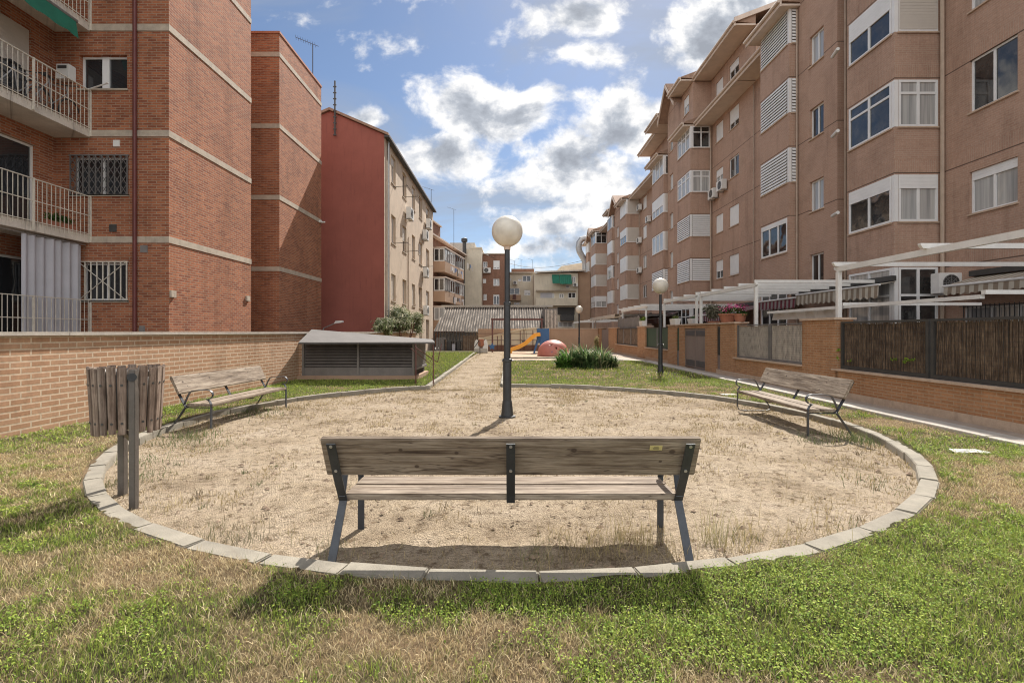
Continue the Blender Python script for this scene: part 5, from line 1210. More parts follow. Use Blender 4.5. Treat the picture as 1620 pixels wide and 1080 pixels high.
def antenna(label, x, y, z, h, n_=6, lean=0, group='antennas on the roofs'):
    t = thing('antenna', label, 'antenna', (x, y, z), group); m = MB(); m.tube([(x, y, z), (x + lean, y, z + h)], .022, 6); m.build('mast', 'darkm', t)
    m = MB(); zt = z + h; m.tube([(x + lean - .7, y - .3, zt + .15), (x + lean + .25, y + .1, zt - .06)], .012, 5)
    for k in range(n_): f = k / n_; cx, cy_, cz = x + lean - .7 + .9 * f, y - .3 + .38 * f, zt + .15 - .2 * f; m.tube([(cx + .06, cy_ - .2, cz), (cx - .06, cy_ + .2, cz)], .007, 4)
    m.build('elements', 'darkm', t); return t
antenna('television antenna on the plain brick block beside its chimneys', -9.7, 24.0, ZT + .08, 1.9, 9)
# wall flood light
t = thing('flood_light', 'white flood light sticking out of the far edge of the plain brick block', 'light', (X2, 24.2, 7.0)); z = zpx(352, 24.2); m = MB(); m.tube([(X2 - .1, 24.2, z), (X2 + .25, 24.1, z)], .04, 8); m.box(X2 - .25, X2 + .12, 23.95, 24.1, z - .04, z + .06); m.build('body', 'whitep', t)

# ================================================================ red gabled building
XR, YR = -7.0, 7.0 * F / 200
YR2 = 7.0 * F / 123
t = thing('gabled_building', 'four storey building with dark red gable wall and cream side facade', 'building', (-11, 40, 0)); GBt = t
ze, zr, xr_ = zpx(213, YR), zpx(176, YR), xpx(522, YR)
xl_ = 2 * xr_ - XR
m = MB(); m.poly([(xl_, YR, -.2), (XR, YR, -.2), (XR, YR, ze), (xr_, YR, zr), (xl_, YR, ze)]); m.build('gable_wall', 'red', t)
cols_ = [(619, 626), (636.7, 643), (651.7, 656.7), (663, 668), (674, 679)]
rows_ = [(12.0, 10.35), (8.5, 6.8), (5.0, 3.4), (2.6, .9)]
hol = []
for ci, (a, b_) in enumerate(cols_):
    for ri, (zt, zb) in enumerate(rows_): hol.append((ypx(a, XR) - YR, ypx(b_, XR) - YR, zb, zt, ci, ri))
m = MB(); facade(m, (XR, YR), UY, NXm, YR2 - YR, -.2, ze, hol, .18); m.quad((XR, YR2, -.2), (xl_, YR2, -.2), (xl_, YR2, ze), (XR, YR2, ze)); m.poly([(xl_, YR2, ze), (XR, YR2, ze), (xr_, YR2, zr)]); m.quad((xl_, YR, -.2), (xl_, YR2, -.2), (xl_, YR2, ze), (xl_, YR, ze)); m.build('wall', 'cream', t)
for (a, b_, zb, zt, ci, ri) in hol: window(t, (XR, YR), UY, NXm, a, b_, zb, zt, 'half' if (ci + ri) % 2 == 0 else 'glass2', .12, [.3, .55, .95, .6][ri], frame='beige', shmat='shutb', sill='band')
m = MB()
for (xa, xb, s_) in ((XR + .25, xr_, 1), (xr_, xl_ - .25, -1)):
    za = ze - .25 * (zr - ze) / (XR - xr_); z1_, z2_ = (za, zr) if s_ == 1 else (zr, za)
    m.prism([(xa, YR - .12, z1_ + .03), (xb, YR - .12, z2_ + .03), (xb, YR - .12, z2_ + .17), (xa, YR - .12, z1_ + .17)], (0, YR2 - YR + .3, 0))
m.build('roof', 'tile', t); MB().box(XR + .02, XR + .30, YR - .1, YR2 + .15, ze - .16, ze - .06).build('gutter', 'darkm', t)
pipe(t, XR + .08, YR + .6, z1=ze - .1, r=.06, mat='galv'); pipe(t, XR + .05, ypx(645, XR), z1=8, r=.03, mat='pipeb')
for (px, pyb, lb) in [(640, 345, 'window outdoor unit high on the cream facade, nearest to the red gable'), (666.5, 378, 'upper outdoor unit at the far part of the cream facade'), (667, 437, 'middle outdoor unit at the far part of the cream facade'), (667.5, 498, 'lowest outdoor unit at the far part of the cream facade'), (672, 360, 'outdoor unit just above and beyond the upper far one on the cream facade')]:
    y = ypx(px, XR); ac_unit((XR, 0), UY, NXm, y, zpx(pyb, y), lb, .95, .75)
m = MB()
for (px, py) in [(622, 296), (640, 312), (622, 385), (640, 398), (667, 422)]: y = ypx(px, XR); z = zpx(py, y); m.tube([(XR, y, z), (XR + .9, y - .1, z + .03)], .018, 5); m.tube([(XR + .9, y - .5, z), (XR + .9, y + .6, z)], .012, 5)
m.build('clothes_line_brackets', 'darkm', t)
t2 = thing('roof_mast', 'tall thin dark mast fixed to the red gable wall', 'mast', (xpx(530, YR), YR - .1, 12)); x = xpx(530, YR - .1); m = MB(); m.tube([(x, YR - .12, zpx(216, YR)), (x, YR - .12, zpx(130, YR))], .045, 7)
for k in range(9): z = zpx(216 - k * 9.5, YR); m.box(x - .09, x + .09, YR - .16, YR - .1, z, z + .05)
m.build('mast', 'darkm', t2)
antenna('antenna at the far end of the cream facade roof', XR, YR2 - 1, ze, 1.6, 5)
antenna('distant thin antenna above the enclosed balconies', xpx(718, 56), 56, 11, zpx(331, 56) - 11, 3)
# street light arm behind wall
t = thing('street_light', 'small white street light leaning over the buff wall', 'street light', (-8.3, 24, 1.5)); m = MB(); m.tube([(xpx(509, 24), 24, 1.3), (xpx(512, 24), 24, zpx(519, 24)), (xpx(530, 24), 24, zpx(511, 24))], .03, 6); m.build('arm', 'galv', t)
m = MB(); m.hexa([(xpx(529, 24), 23.9, zpx(512, 24)), (xpx(543, 24), 23.9, zpx(510, 24)), (xpx(543, 24), 24.1, zpx(510, 24)), (xpx(529, 24), 24.1, zpx(512, 24)), (xpx(532, 24), 23.9, zpx(507.5, 24)), (xpx(542, 24), 23.9, zpx(507, 24)), (xpx(542, 24), 24.1, zpx(507, 24)), (xpx(532, 24), 24.1, zpx(507.5, 24))]); m.build('head', 'whitep', t)
# oleander behind the wall
t = thing('oleander_bush', 'grey green oleander bush behind the wall in front of the cream facade', 'bush', (-5.6, 28, 0))
OL = [(.10, .13, .05), (.17, .19, .09), (.30, .30, .19), (.38, .36, .25), (.07, .09, .035)]
yb = 27.0; cxo = xpx(628, yb)
t.location = (cxo, yb, 0)
for (px, py, yy, ry, rz, n_, sd) in [(632, 510, 28, 2.2, .85, 6500, 3), (606, 517, 24.6, 1.3, .5, 3000, 4), (655, 511, 31.5, 1.5, .75, 2600, 6)]:
    cloud((xpx(px, yy) - cxo, yy - yb, zpx(py, yy)), (.62, ry, rz), n_, .05, OL, 2.2, t, 'foliage', 12, seed=sd)
m = MB(); rr = random.Random(2)
for k in range(9): a = rr.uniform(-.7, .7); m.tube([(cxo + a * .3, yb, 0), (cxo + a, yb + rr.uniform(-.3, .3), 1.2), (cxo + a * 1.4, yb + rr.uniform(-.3, .3), zpx(505, yb) - .2)], .03, 6)
m.build('stems', 'rust', t)
# ================================================================ background buildings
def flatwins(t, Yf, items, frame='white', dep=.12):
    """items: (pxa,pxb,pytop,pybot,kind,sh) on plane Y=Yf facing the camera"""
    for it in items:
        a, b_, c, d, k, s_ = it; window(t, (0, Yf), UX, NY, xpx(a, Yf), xpx(b_, Yf), zpx(d, Yf), zpx(c, Yf), k, dep * .4, s_, frame=frame, shmat='shut', fw=.09, sill=None)
def fb(t, Yf, xa, xb, ztop, items, mat, depth=12, z0=-.2, nm='wall'):
    X0, X1 = xpx(xa, Yf), xpx(xb, Yf); m = MB(); hs = [(xpx(a, Yf) - X0, xpx(b_, Yf) - X0, zpx(d, Yf), zpx(c, Yf)) for (a, b_, c, d, k, s_) in items]
    facade(m, (X0, Yf), UX, NY, X1 - X0, z0, ztop, hs, .15)
    for (xx) in (X0, X1): m.quad((xx, Yf, z0), (xx, Yf + depth, z0), (xx, Yf + depth, ztop), (xx, Yf, ztop))
    m.quad((X0, Yf, ztop), (X1, Yf, ztop), (X1, Yf + depth, ztop), (X0, Yf + depth, ztop)); m.quad((X0, Yf + depth, z0), (X1, Yf + depth, z0), (X1, Yf + depth, ztop), (X0, Yf + depth, ztop))
    m.build(nm, mat, t); flatwins(t, Yf, items)
    return X0, X1
# balcony building (rotated facade)
t = thing('balcony_building', 'brown brick building with stacked glazed balconies and hanging washing', 'building', (-8, 60, 0))
Pa = Vector((-8.6, 51.5, 0)); Pb = Vector((-6.35, 66, 0)); U = (Pb - Pa).normalized(); Lb = (Pb - Pa).length; Uv = (U.x, U.y); Nv = (-U.y, U.x)
m = MB(); facade(m, (Pa.x, Pa.y), Uv, Nv, Lb, -.2, 11.9, [], .1); e = Pa + Vector((*Nv, 0)) * 10; e2 = Pb + Vector((*Nv, 0)) * 10
m.quad((Pa.x, Pa.y, -.2), (e.x, e.y, -.2), (e.x, e.y, 11.9), (Pa.x, Pa.y, 11.9)); m.quad((Pb.x, Pb.y, -.2), (e2.x, e2.y, -.2), (e2.x, e2.y, 11.9), (Pb.x, Pb.y, 11.9)); m.quad((Pa.x, Pa.y, 11.9), (Pb.x, Pb.y, 11.9), (e2.x, e2.y, 11.9), (e.x, e.y, 11.9)); m.build('wall', 'brick_brown', t)
MB().lbox(((Pa.x, Pa.y), Uv, Nv), -.1, 5, 0.3, 4, 11.905, 13.6).build('stair_tower', 'brick_brown', t)
fr = ((Pa.x, Pa.y), Uv, Nv); MB().lbox(fr, -.3, Lb, -.55, .1, 11.75, 11.9).build('eave', 'beige', t); MB().lbox(fr, -.4, 5.1, .1, 4.2, 13.61, 13.75).build('roof_slab', 'beige', t)
u0, u1, dd = 1.5, 9.8, 1.3
for k, (za, zb) in enumerate([(8.25, 10.0), (5.05, 6.7), (1.9, 3.5)]):
    pm = MB().lbox(fr, u0, u1, -dd, 0, za + (-.2 if k else -.2), za + .95).build('balcony', 'tan', t)
    z0, z1 = za + .96, za + 2.35
    MB().lbox(fr, u0 - .05, u1 + .05, -dd - .06, 0, z1 + .01, z1 + .15).build('balcony_roof', 'beige', pm)
    P0 = Pa + U * u0 - Vector((*Nv, 0)) * dd
    for j in range(4):
        L = (u1 - u0) / 4
        window(t, (P0.x, P0.y), Uv, Nv, j * L + .05, (j + 1) * L - .05, z0, z1, 'glass2', .0, .4, frame='whitep' if j % 2 else 'greym', sill=None, fw=.1)
    window(t, (P0.x, P0.y), Nv, Uv, .05, dd - .05, z0, z1, 'glass2', .0, .4, frame='whitep', sill=None, fw=.1)
    MB().lbox(fr, u0 + .1, u1 - .1, -dd + .2, 0, z0, z1).build('backing', 'darkin', pm)
for k, u_ in enumerate((10.6, 12.6)):
    for z in (3.0, 6.0, 9.0): window(t, (Pa.x, Pa.y), Uv, Nv, u_, u_ + 1.0, z, z + 1.3, 'glass2', -.03, .4, sill=None)
rr = random.Random(9)
for k, (z, n_) in enumerate([(7.9, 10), (4.6, 9), (9.3, 6)]):
    t2 = thing('laundry', ['pale washing hung below the top glazed balcony', 'washing hung below the middle glazed balcony', 'washing hung on the wall beside the top glazed balcony'][k], 'laundry', (-7, 60, z)); ub = [2.5, 3.5, 9.9][k]; m = MB()
    P0 = Pa + U * ub - Vector((*Nv, 0)) * (dd + .35); 
    for i in range(n_):
        a = P0 + U * (i * .55); h = rr.uniform(.35, .9); w2 = rr.uniform(.25, .45); b_ = a + U * w2; f = MB().quad((a.x, a.y, z + .9 - h), (b_.x, b_.y, z + .95 - h), (b_.x, b_.y, z + .9), (a.x, a.y, z + .9)).build('garment', rr.choice(['whitep', 'curtain', 'whitep', 'darkm', 'shutb', 'blue']), t2)
# tower + brick
t = thing('rendered_tower', 'blank cream rendered stair tower beside the brown brick block', 'building', (-4.8, 65, 0)); Yt = 66.2
fb(t, Yt, 733, 762, zpx(394, Yt), [], 'cream2', 10); X0 = xpx(733, Yt); MB().box(xpx(744, Yt), xpx(762.6, Yt), Yt - .06, Yt + 8, zpx(394, Yt) + .004, zpx(394, Yt) + .25).build('parapet', 'cream2', t)
MB().box(xpx(712, 70), xpx(751, 70), 70, 78, 0, zpx(384, 70)).build('penthouse', 'conc', t); m = MB().lathe([(.25, 12), (.25, 13.6), (.42, 13.7), (.42, 14.1), (.2, 14.2)], xpx(735, Yt) , Yt - .3, 12).build('chimney_flue', 'darkm', t)
MB().tube([(xpx(734, Yt), Yt - .12, 1), (xpx(734, Yt), Yt - .12, 12)], .12, 8).build('downpipe', 'darkm', t)
t = thing('brick_building', 'brown brick block with three pale shuttered windows in a column, left of the tall lamp', 'building', (-2, 68, 0)); Yt = 68
it = [(780.5, 790.5, 412, 426, 'half', .8), (780.5, 790, 441, 452, 'glass2', .5), (780.5, 790, 466, 482, 'half', .15), (764, 769, 441, 448, 'shut', 1), (764, 771, 414, 423, 'glass2', 1), (765, 770, 465, 475, 'glass2', 0)]
fb(t, Yt, 761, 805, zpx(402.5, Yt), it, 'brick_brown', 10)
MB().box(xpx(761, Yt), xpx(805.4, Yt), Yt - .1, Yt + 10, zpx(402.5, Yt) + .003, zpx(402.5, Yt) + .15).build('parapet_cap', 'band', t)
ac_unit((0, Yt), UX, NY, xpx(765, Yt), zpx(432, Yt), 'outdoor unit on the brown brick block near the cream tower', 1.0, .7)
# cream building centre
t = thing('cream_building', 'weathered cream building with brick penthouse right of the tall lamp', 'building', (1, 75, 0)); Yt = 76
it = [(803.5, 808.5, 440, 444, 'glass2', 0), (820, 825, 441, 445, 'glass1', 0), (826.5, 840, 436, 445.5, 'glass2', 0), (805.5, 822, 455.5, 466, 'glass2', 0), (829.5, 839, 458.5, 467, 'half', .6), (813, 822, 478, 482, 'glass2', 0)]
fb(t, Yt, 798, 846.5, zpx(431.5, Yt), it, 'cream2', 10)
MB().box(xpx(809, Yt), xpx(846, Yt), Yt + 2, Yt + 8, zpx(431.5, Yt) + .004, zpx(422.5, Yt)).build('penthouse', 'brick_brown', t)
MB().box(xpx(798, Yt), xpx(847, Yt), Yt - .3, Yt - .002, zpx(432.5, Yt), zpx(430.5, Yt)).build('cornice', 'band', t)
MB().box(xpx(804, Yt), xpx(824, Yt), Yt - .8, Yt - .003, zpx(475.5, Yt), zpx(467, Yt)).build('balcony', 'tan', t)
MB().box(xpx(811, Yt), xpx(816.5, Yt), Yt - .86, Yt - .81, zpx(474, Yt), zpx(466.5, Yt)).build('red_cloth', 'rust', t)
ac_unit((0, Yt), UX, NY, xpx(812, Yt), zpx(450, Yt), 'outdoor unit high on the weathered cream building', .6, .5)
for (px, h) in [(814, 4.5), (825, 5.2), (843.5, 5.0)]: antenna('small antenna on the brick penthouse of the cream building', xpx(px, Yt), Yt + 3, zpx(423, Yt), h * .32, 3)
# long cream building
t = thing('cream_building', 'long cream building with big green awning and galleries in the centre distance', 'building', (7, 72, 0)); Yt = 72
it = [(904, 910.5, 437.5, 447, 'glass2', 0), (895, 901, 450.5, 456, 'glass1', 0), (874, 877, 463.5, 472, 'glass1', 0), (884.5, 892, 464.5, 471.5, 'glass2', 0), (898.5, 911, 462.5, 471.5, 'glass2', 0), (884, 893, 488, 496, 'glass2', 0), (896, 908, 487, 500, 'glass2', 0), (883, 906, 509, 517, 'glass2', 0)]
fb(t, Yt, 845, 914.5, zpx(432, Yt), it, 'cream2', 12)
MB().box(xpx(914.5, Yt) + .002, xpx(935, Yt), Yt + .4, Yt + 12, 0, zpx(429.5, Yt)).build('side_wing', 'tan', t)
m = MB(); m.prism([(xpx(846, Yt), Yt - .5, zpx(432, Yt)), (xpx(926, Yt), Yt - .5, zpx(429, Yt)), (xpx(926, Yt), Yt + 6, zpx(425, Yt)), (xpx(872, Yt), Yt + 6, zpx(426.5, Yt))], (0, 0, .2)); m.build('roof', 'slab', t)
MB().box(xpx(846.5, Yt), xpx(911.5, Yt), Yt - 1.3, Yt - .003, zpx(484, Yt), zpx(472.2, Yt)).build('gallery', 'cream2', t)
MB().box(xpx(848, Yt), xpx(911, Yt), Yt - .5, Yt - .003, zpx(460.5, Yt), zpx(459, Yt)).build('floor_band', 'band', t)
MB().box(xpx(886, Yt), xpx(906.5, Yt), Yt - 1.2, Yt - .003, zpx(507.5, Yt), zpx(498.5, Yt)).build('lower_balcony', 'darkm', t)
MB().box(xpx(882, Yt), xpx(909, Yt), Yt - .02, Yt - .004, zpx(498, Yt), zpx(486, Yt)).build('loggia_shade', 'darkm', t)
MB().box(xpx(855, Yt), xpx(874, Yt), Yt - .03, Yt - .004, zpx(471.5, Yt), zpx(463, Yt)).build('rolling_shutter', 'curtain', t)
ac_unit((0, Yt), UX, NY, xpx(906, Yt), zpx(453.5, Yt), 'outdoor unit below the small window right of the big green awning', .7, .5)
t = thing('green_awning', 'large dark green awning cloth on the long cream building', 'awning', (xpx(888, Yt), Yt, 9)); m = MB(); n_ = 12
for (pa, pb) in ((873, 884.6), (885, 903.5)):
    for i in range(n_):
        a, b_ = xpx(pa, Yt) + (xpx(pb, Yt) - xpx(pa, Yt)) * i / n_, xpx(pa, Yt) + (xpx(pb, Yt) - xpx(pa, Yt)) * (i + 1) / n_
        m.quad((a, Yt - 1.2 - .06 * (i % 2), zpx(449.5 + (1 if pa > 880 else 0), Yt)), (b_, Yt - 1.2 - .06 * ((i + 1) % 2), zpx(449.5 + (1 if pa > 880 else 0), Yt)), (b_, Yt - .1, zpx(434.5, Yt)), (a, Yt - .1, zpx(434.5, Yt)))
m.build('cloth', 'green_cloth', t)
t = thing('rear_building', 'beige gabled wall rising behind the long cream building', 'building', (9, 86, 0)); Yt = 86
m = MB(); m.prism([(xpx(881, Yt), Yt, 0), (xpx(940, Yt), Yt, 0), (xpx(940, Yt), Yt, zpx(413, Yt)), (xpx(923, Yt), Yt, zpx(415, Yt)), (xpx(888, Yt), Yt, zpx(421, Yt)), (xpx(881, Yt), Yt, zpx(428, Yt))], (0, 8, 0)); m.build('wall', 'cream2', t)
# ---------------------------------------------------------------- corrugated shed
t = thing('corrugated_shed', 'long low shed with an old grey corrugated fibre cement roof', 'shed', (0, 45, 0))
Ye, Yr = 42.5, 47.5
def corr(x0, x1, Yf, Yb_, zf, zb, skew=0):
    m = MB(); n_ = int((x1 - x0) / .038); vs = []; 
    for i in range(n_ + 1):
        x = x0 + (x1 - x0) * i / n_; h = .035 * math.cos(x * 2 * math.pi / .23); vs += [(x, Yf, zf + h), (x + skew, Yb_, zb + h)]
    m.add(vs, [(2 * i, 2 * i + 2, 2 * i + 3, 2 * i + 1) for i in range(n_)]); return m
zr_, ze_ = zpx(486, Yr), zpx(524, Ye)
xa, xb = xpx(686, Ye), xpx(876, Ye)
zm = (zr_ + ze_) / 2; Ym = (Ye + Yr) / 2
corr(xa, xb - .35, Ye, Ym + .15, ze_, zm + .12, .25).build('roof_sheets', 'corr', t); corr(xa + .25, xb - .35, Ym, Yr, zm + .03, zr_, .25).build('roof_sheets', 'corr', t)
MB().box(xa, xb + .35, Yr - .15, Yr + .1, zr_ + .02, zr_ + .2).build('ridge', 'conc', t)
m = MB(); m.prism([(xb - 1.0, Ye + .4, .0), (xb - 1.0, Yr - .4, 0), (xb - 1.0, Yr - .4, zr_ - .1), (xb - 1.0, Ye + .4, ze_)], (-17.0, 0, 0)) if False else None
MB().box(xa + .3, xb + .6, Ye + 1.2, Yr, 0, ze_ - .06).build('wall', 'conc', t)
MB().box(xpx(862, Ye + .5), xpx(882, Ye + .5), Ye + .5, Yr, 0, zpx(488, Ye + .5)).build('end_wall', 'greym', t)
m = MB()
for i in range(9): x = xpx(863 + i * 2.2, Ye + .4); m.box(x, x + .06, Ye + .42, Ye + .495, 1.5, zpx(490, Ye + .4))
m.build('end_slats', 'reedl', t)
m = MB()
for i in range(14):
    x = xpx(686 + i * 5, Ye); m.box(x, x + .1, Ye - .02, Ye + .06, 0, ze_ - .1)
m.box(xa, xpx(757, Ye), Ye - .03, Ye + .0, 1.5, 1.56); m.build('posts', 'darkm', t)
for (a, b_, z, mt) in [(690, 702, 1.1, 'greym'), (703, 706, .9, 'reed'), (732, 756, 1.25, 'reed')]:
    m = MB(); x = xpx(a, 41); 
    while x < xpx(b_, 41): m.box(x, x + .17, 41, 41.04, 0, z + random.uniform(-.05, .05)); x += .2
    m.build('boards', mt, t)
t = thing('junk_pile', 'stored clutter under a dark cover inside the open shed', 'clutter', (xpx(718, 42), 42, 0)); X0 = xpx(718, 42); m = MB()
m.box(X0 - .7, X0 + .8, 41.6, 42.2, .75, .85); m.box(X0 - .5, X0 - .2, 41.6, 42.1, 0, .75); m.box(X0 + .3, X0 + .6, 41.6, 42.1, 0, .7); m.build('table', 'darkm', t); m = MB(); m.box(X0 - .1, X0 + .15, 41.5, 41.8, .0, .55); m.build('bag', 'curtain', t)
# ---------------------------------------------------------------- playground wall and ramp
Yw = 40.5
t = thing('ramp_wall', 'cream sloping ramp wall with brown railings behind the playground', 'wall', (0, Yw, 0))
m = MB(); m.prism([(xpx(757, Yw), Yw, 0), (xpx(866, Yw), Yw, 0), (xpx(866, Yw), Yw, zpx(519, Yw)), (xpx(829, Yw), Yw, zpx(520, Yw)), (xpx(767, Yw), Yw, zpx(534, Yw)), (xpx(757, Yw), Yw, zpx(534, Yw))], (0, .2, 0)); m.build('wall', 'ramp', t)
MB().box(xpx(755, Yw), xpx(870, Yw), Yw - .1, Yw - .003, 0, zpx(545.5, Yw)).build('base_strip', 'brick_brown', t)
MB().box(xpx(756, Yw), xpx(870, Yw + .4), Yw + .4, Yw + .6, 0, zpx(520, Yw + .4)).build('rear_wall', 'tan', t)
m = MB()
for px in (766, 779, 787, 793, 808, 823, 829, 843): x = xpx(px, Yw - .3); m.box(x - .03, x + .03, Yw - .33, Yw - .27, 0, zpx(max(520, 534 - (px - 767) * .23) + 2, Yw))
for py in (527.5, 538): m.box(xpx(757, Yw), xpx(850, Yw), Yw - .34, Yw - .3, zpx(py, Yw) - .025, zpx(py, Yw) + .025)
m.build('railing', 'rust', t); m = MB(); m.bar([(xpx(765, Yw), Yw - .05, zpx(534.5, Yw)), (xpx(829, Yw), Yw - .05, zpx(520, Yw)), (xpx(850, Yw), Yw - .05, zpx(519, Yw))], .1, .1); m.build('ramp_coping', 'ramp', t)
t = thing('brick_wall', 'low brown wall closing the playground behind the climbing dome', 'wall', (xpx(890, 41), 41, 0)); MB().box(xpx(869, 41), 7.3, 41, 41.25, 0, zpx(520.5, 41)).build('wall', 'tan', t); MB().box(xpx(869, 41), 7.3, 40.95, 41.3, zpx(520.5, 41) + .003, zpx(519.5, 41) + .03).build('coping', 'terrac', t)
# swing
t = thing('swing_frame', 'red brown swing frame with a hanging baby seat', 'swing', (0, 38, 0)); Ys = 38.0; xa, xb = xpx(779, Ys), xpx(857, Ys); zt = zpx(506.5, Ys)
for x in (xa, xb): MB().box(x - .06, x + .06, Ys - .06, Ys + .06, 0, zt).build('post', 'rust', t)
MB().box(xa - .1, xb + .1, Ys - .05, Ys + .05, zt + .001, zt + .14).build('beam', 'rust', t)
m = MB()
for px in (826, 834): x = xpx(px, Ys); m.tube([(x, Ys, zpx(537, Ys)), (xpx(830, Ys), Ys, zt)], .012, 5)
m.build('chains', 'darkm', t); MB().box(xpx(825.5, Ys), xpx(834.5, Ys), Ys - .15, Ys + .15, zpx(541, Ys), zpx(538.5, Ys)).build('seat', 'darkm', t, bevel=.02)
# blue star post
t = thing('star_post', 'little blue star shaped plate at the foot of the swing post', 'play panel', (xpx(778.5, 37.6), 37.6, 0)); x0, z0 = xpx(778.5, 37.6), zpx(548, 37.6)
m = MB(); m.prism([(x0 + (.3 if k % 2 == 0 else .14) * math.sin(k * math.pi / 5), 37.6, z0 + (.3 if k % 2 == 0 else .14) * math.cos(k * math.pi / 5)) for k in range(10)], (0, .04, 0)); m.build('star', 'blue', t); MB().box(x0 - .04, x0 + .04, 37.645, 37.7, 0, z0).build('stake', 'rust', t)
# slide
Yl = 35.4
t = thing('playground_slide', 'orange yellow slide running down from a blue play tower', 'slide', (xpx(840, Yl), Yl, 0))
sp = [(809, 558), (811, 553.5), (822, 550), (833, 544), (842, 536), (848, 531), (855, 530)]
pts = [(xpx(a, Yl), Yl, zpx(b_, Yl)) for a, b_ in sp]
m = MB(); m.sweep(pts, [(-.28, .0), (.28, .0), (.28, .05), (-.28, .05)], up=(0, 0, 1)); m.build('chute', 'yellow', t)
for s_ in (-.30, .27): 
    m = MB(); m.sweep([(p[0], p[1] + s_ + .015, p[2] - .06) for p in pts], [(-.02, .0), (.02, .0), (.02, .26), (-.02, .26)]); m.build('side_rail', 'yellow', t)
x0, x1 = xpx(850, Yl + .3), xpx(869, Yl + .3); zt = zpx(519.5, Yl)
MB().box(x0, x1, Yl + .35, Yl + .40, .75, zt).build('tower_panel', 'blue', t)
MB().box(x0, x0 + .06, Yl + .41, Yl + 1.3, .75, zt).build('tower_panel', 'blue', t)
for (xx, yy, s_) in [(x0, Yl - .25, -.28), (x0 + .25, Yl - .2, -.2), (x1 - .08, Yl + .2, 0), (x0, Yl + 1.3, -.2)]: MB().bar([(xx + s_, yy, 0), (xx + .05, yy + .1, 1.0)], .1, .1, up=(0, 1, 0)).build('leg', 'blue', t)
MB().box(x0, x1, Yl + .41, Yl + 1.3, .9, .96).build('platform', 'blue', t)
# climbing dome
Yd = 31.6; xc, rw = xpx(875, Yd), (xpx(900, Yd) - xpx(850, Yd)) / 2
t = thing('climbing_dome', 'faded red rounded climbing dome with holes, like a ladybird shell', 'climbing dome', (xc, Yd, 0))
bm = bmesh.new(); bmesh.ops.create_uvsphere(bm, u_segments=64, v_segments=40, radius=1)
for f in list(bm.faces):
    c = f.calc_center_median()
    if c.z < .0: bm.faces.remove(f); continue
    for (hx, hy, hz, hr) in [(.55, -.80, .08, .33), (-.18, -.66, .62, .09), (.12, -.85, .42, .07), (.80, -.35, .38, .08)]:
        if (c - Vector((hx, hy, hz)).normalized()).length < hr: bm.faces.remove(f); break
for v_ in bm.verts: v_.co = Vector((v_.co.x * rw, v_.co.y * rw * .9, max(v_.co.z, 0) ** .8 * 1.06))
me = bpy.data.meshes.new('shell'); bm.to_mesh(me); bm.free(); me.materials.append(MT['pink']); me.polygons.foreach_set('use_smooth', [True] * len(me.polygons))
o = bpy.data.objects.new('shell', me); COL.objects.link(o); o.parent = t; so = o.modifiers.new('thick', 'SOLIDIFY'); so.thickness = .05; so.offset = -1
m = MB(); xs_, zs_ = -.12 * rw, .28; m.prism([(xs_ + (.1 if k % 2 == 0 else .05) * math.sin(k * math.pi / 5), -rw * .87, zs_ + (.1 if k % 2 == 0 else .05) * math.cos(k * math.pi / 5)) for k in range(10)], (0, .06, 0)); m.build('star_mark', 'blue', t, local=True)
# spring rider and hoop
Yq = 36.4; t = thing('spring_rider', 'grey and white two sided play rider at the end of the path', 'spring rider', (xpx(761, Yq), Yq, 0)); X0 = xpx(761, Yq)
for s_ in (-1, 1):
    m = MB(); pr = [(.12, .08), (.5, .08), (.52, .55), (.44, .95), (.3, 1.02), (.2, .85), (.24, .6), (.12, .45)]; m.prism([(X0 + s_ * a, Yq - .03 * s_, z) for a, z in pr], (0, .06, 0)); m.build('side_panel', 'whitep', t)
MB().box(X0 - .5, X0 + .5, Yq - .35, Yq + .35, .06, .34).build('base', 'conc', t, bevel=.03); m = MB().box(X0 - .2, X0 + .2, Yq - .1, Yq + .25, .5, 1.05); m.build('seat', 'terra', t, bevel=.05)
t = thing('hoop_barrier', 'small bent dark hoop beside the end of the path', 'barrier', (xpx(757, 33.5), 33.5, 0)); X0 = xpx(757, 33.5); m = MB(); m.tube([(X0 + .1, 33.5, 0), (X0 + .1, 33.5, .9), (X0 + .05, 33.5, 1.0), (X0 - .12, 33.5, .75), (X0 - .3, 33.5, .5)], .03, 7); m.tube([(X0 - .3, 33.5, .02), (X0 + .1, 33.5, .02)], .02, 6); m.build('hoop', 'darkm', t)
# ---------------------------------------------------------------- leafy clump on the lawn
def strap_clump(t, cx, cy, n_, rx, ry, L, wd, cols, seed):
    rg = np.random.default_rng(seed); V, Fc, C = [], [], []
    for i in range(n_):
        a = rg.uniform(0, 2 * np.pi); r = rg.random() ** .6; bx, by = cx + rx * r * math.cos(a), cy + ry * r * math.sin(a); da = a + rg.normal(0, .9); l = 1.15 * L * rg.uniform(.5, 1.15) * (1.15 - .6 * r); out = rg.uniform(.35, 1.25); w_ = wd * rg.uniform(.7, 1.2)
        dx, dy = math.cos(da), math.sin(da); k = len(V); col = np.array(cols[rg.integers(len(cols))]) * rg.uniform(.7, 1.3)
        for j, f in enumerate((0, .35, .7, 1.0)):
            h = l * (f - .42 * out * f * f); o = l * out * .75 * f * f; ww = w_ * (1 - f ** 3) + .002
            V.append((bx + dx * o - dy * ww, by + dy * o + dx * ww, h)); V.append((bx + dx * o + dy * ww, by + dy * o - dx * ww, h)); C += [col, col]
            if j: Fc.append((k + 2 * j - 2, k + 2 * j - 1, k + 2 * j + 1, k + 2 * j))
    o = attr_mesh('foliage', V, Fc, np.array(C), 'leafy', None); o.parent = t
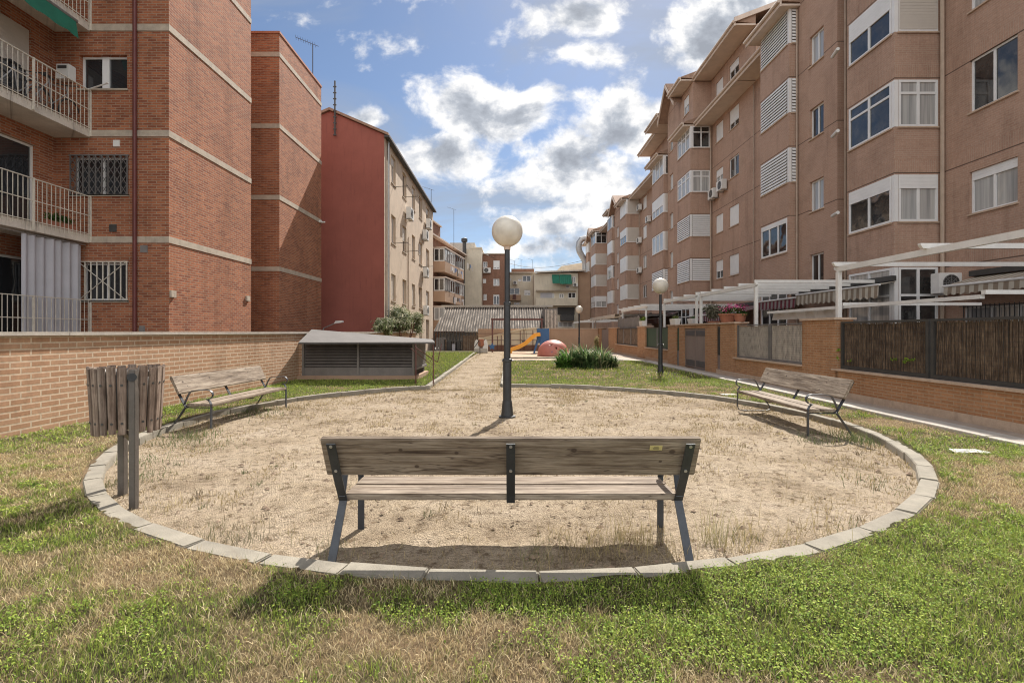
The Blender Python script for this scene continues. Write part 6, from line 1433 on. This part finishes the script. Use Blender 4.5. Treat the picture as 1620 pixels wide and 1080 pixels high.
Yc = 20.6; xc = xpx(927, Yc); t = thing('leafy_clump', 'dark green clump of strappy leaves on the right lawn in front of the dome', 'plant', (xc, Yc, .05))
for (px, dy, n_, rx, ry, L) in [(903, .1, 420, .4, .45, 1.0), (927, .2, 520, .5, .5, 1.15), (952, .1, 420, .4, .5, 1.0), (938, -.4, 340, .7, .3, .75), (968, -.1, 150, .2, .3, .65)]:
    strap_clump(t, xpx(px, Yc) - xc, dy, n_, rx, ry, L, .03, [(.08, .14, .05), (.12, .19, .07), (.22, .29, .12), (.05, .09, .035), (.28, .27, .14)], px)
strap_clump(t, xpx(893, Yc) - xc, -.2, 260, .35, .3, .8, .03, [(.10, .22, .04), (.15, .28, .06), (.06, .14, .03)], 99)
# far ornamental shrubs against the wall
for i, px in enumerate((921, 931, 944)):
    X0 = 6.6; y = ypx(px, X0); t = thing('dry_shrub', 'dry yellowish upright shrub against the far garden wall', 'shrub', (X0, y, .05), 'dry shrubs along the far wall')
    cloud((0, 0, .65), (.28, .35, .65), 700, .05, [(.32, .26, .12), (.4, .3, .14), (.2, .2, .08)], 2.2, t, seed=i, updir=.6); m = MB(); m.tube([(X0, y, .05), (X0, y, .9)], .02, 5); m.build('stem', 'rust', t)
t = thing('overhead_cable', 'thin black cable sagging across the gap between the buildings', 'cable', (0, 66, 12)); m = MB(); n_ = 20; m.tube([(xpx(762, 67) + (11.0 - xpx(762, 67)) * i / n_, 67 + 9 * i / n_, 12.5 + (.1) * i / n_ - 1.6 * math.sin(math.pi * (i / n_) ** .9)) for i in range(n_ + 1)], .03, 4); m.build('cable', 'darkm', t)
# drain covers on the right lawn, pale litter patch
t = MB().box(5.0, 5.35, 11.5, 11.75, .05, .095).build('paving_stone', 'coping'); tag(t, 'small flat stone slab lying in the grass near the right bench', 'stone slab')
x, y = gpt(1535, 717); t = thing('paper_scrap', 'crumpled white scrap lying in the green grass by the right edge', 'litter', (x, y, .1)); rr = random.Random(4); m = MB(); g = [[(x - .22 + .11 * i, y - .05 + .035 * j, .085 + rr.uniform(0, .035)) for i in range(5)] for j in range(4)]
for j in range(3):
    for i in range(4): m.quad(g[j][i], g[j][i + 1], g[j + 1][i + 1], g[j + 1][i])
m.build('scrap', 'whitep', t)
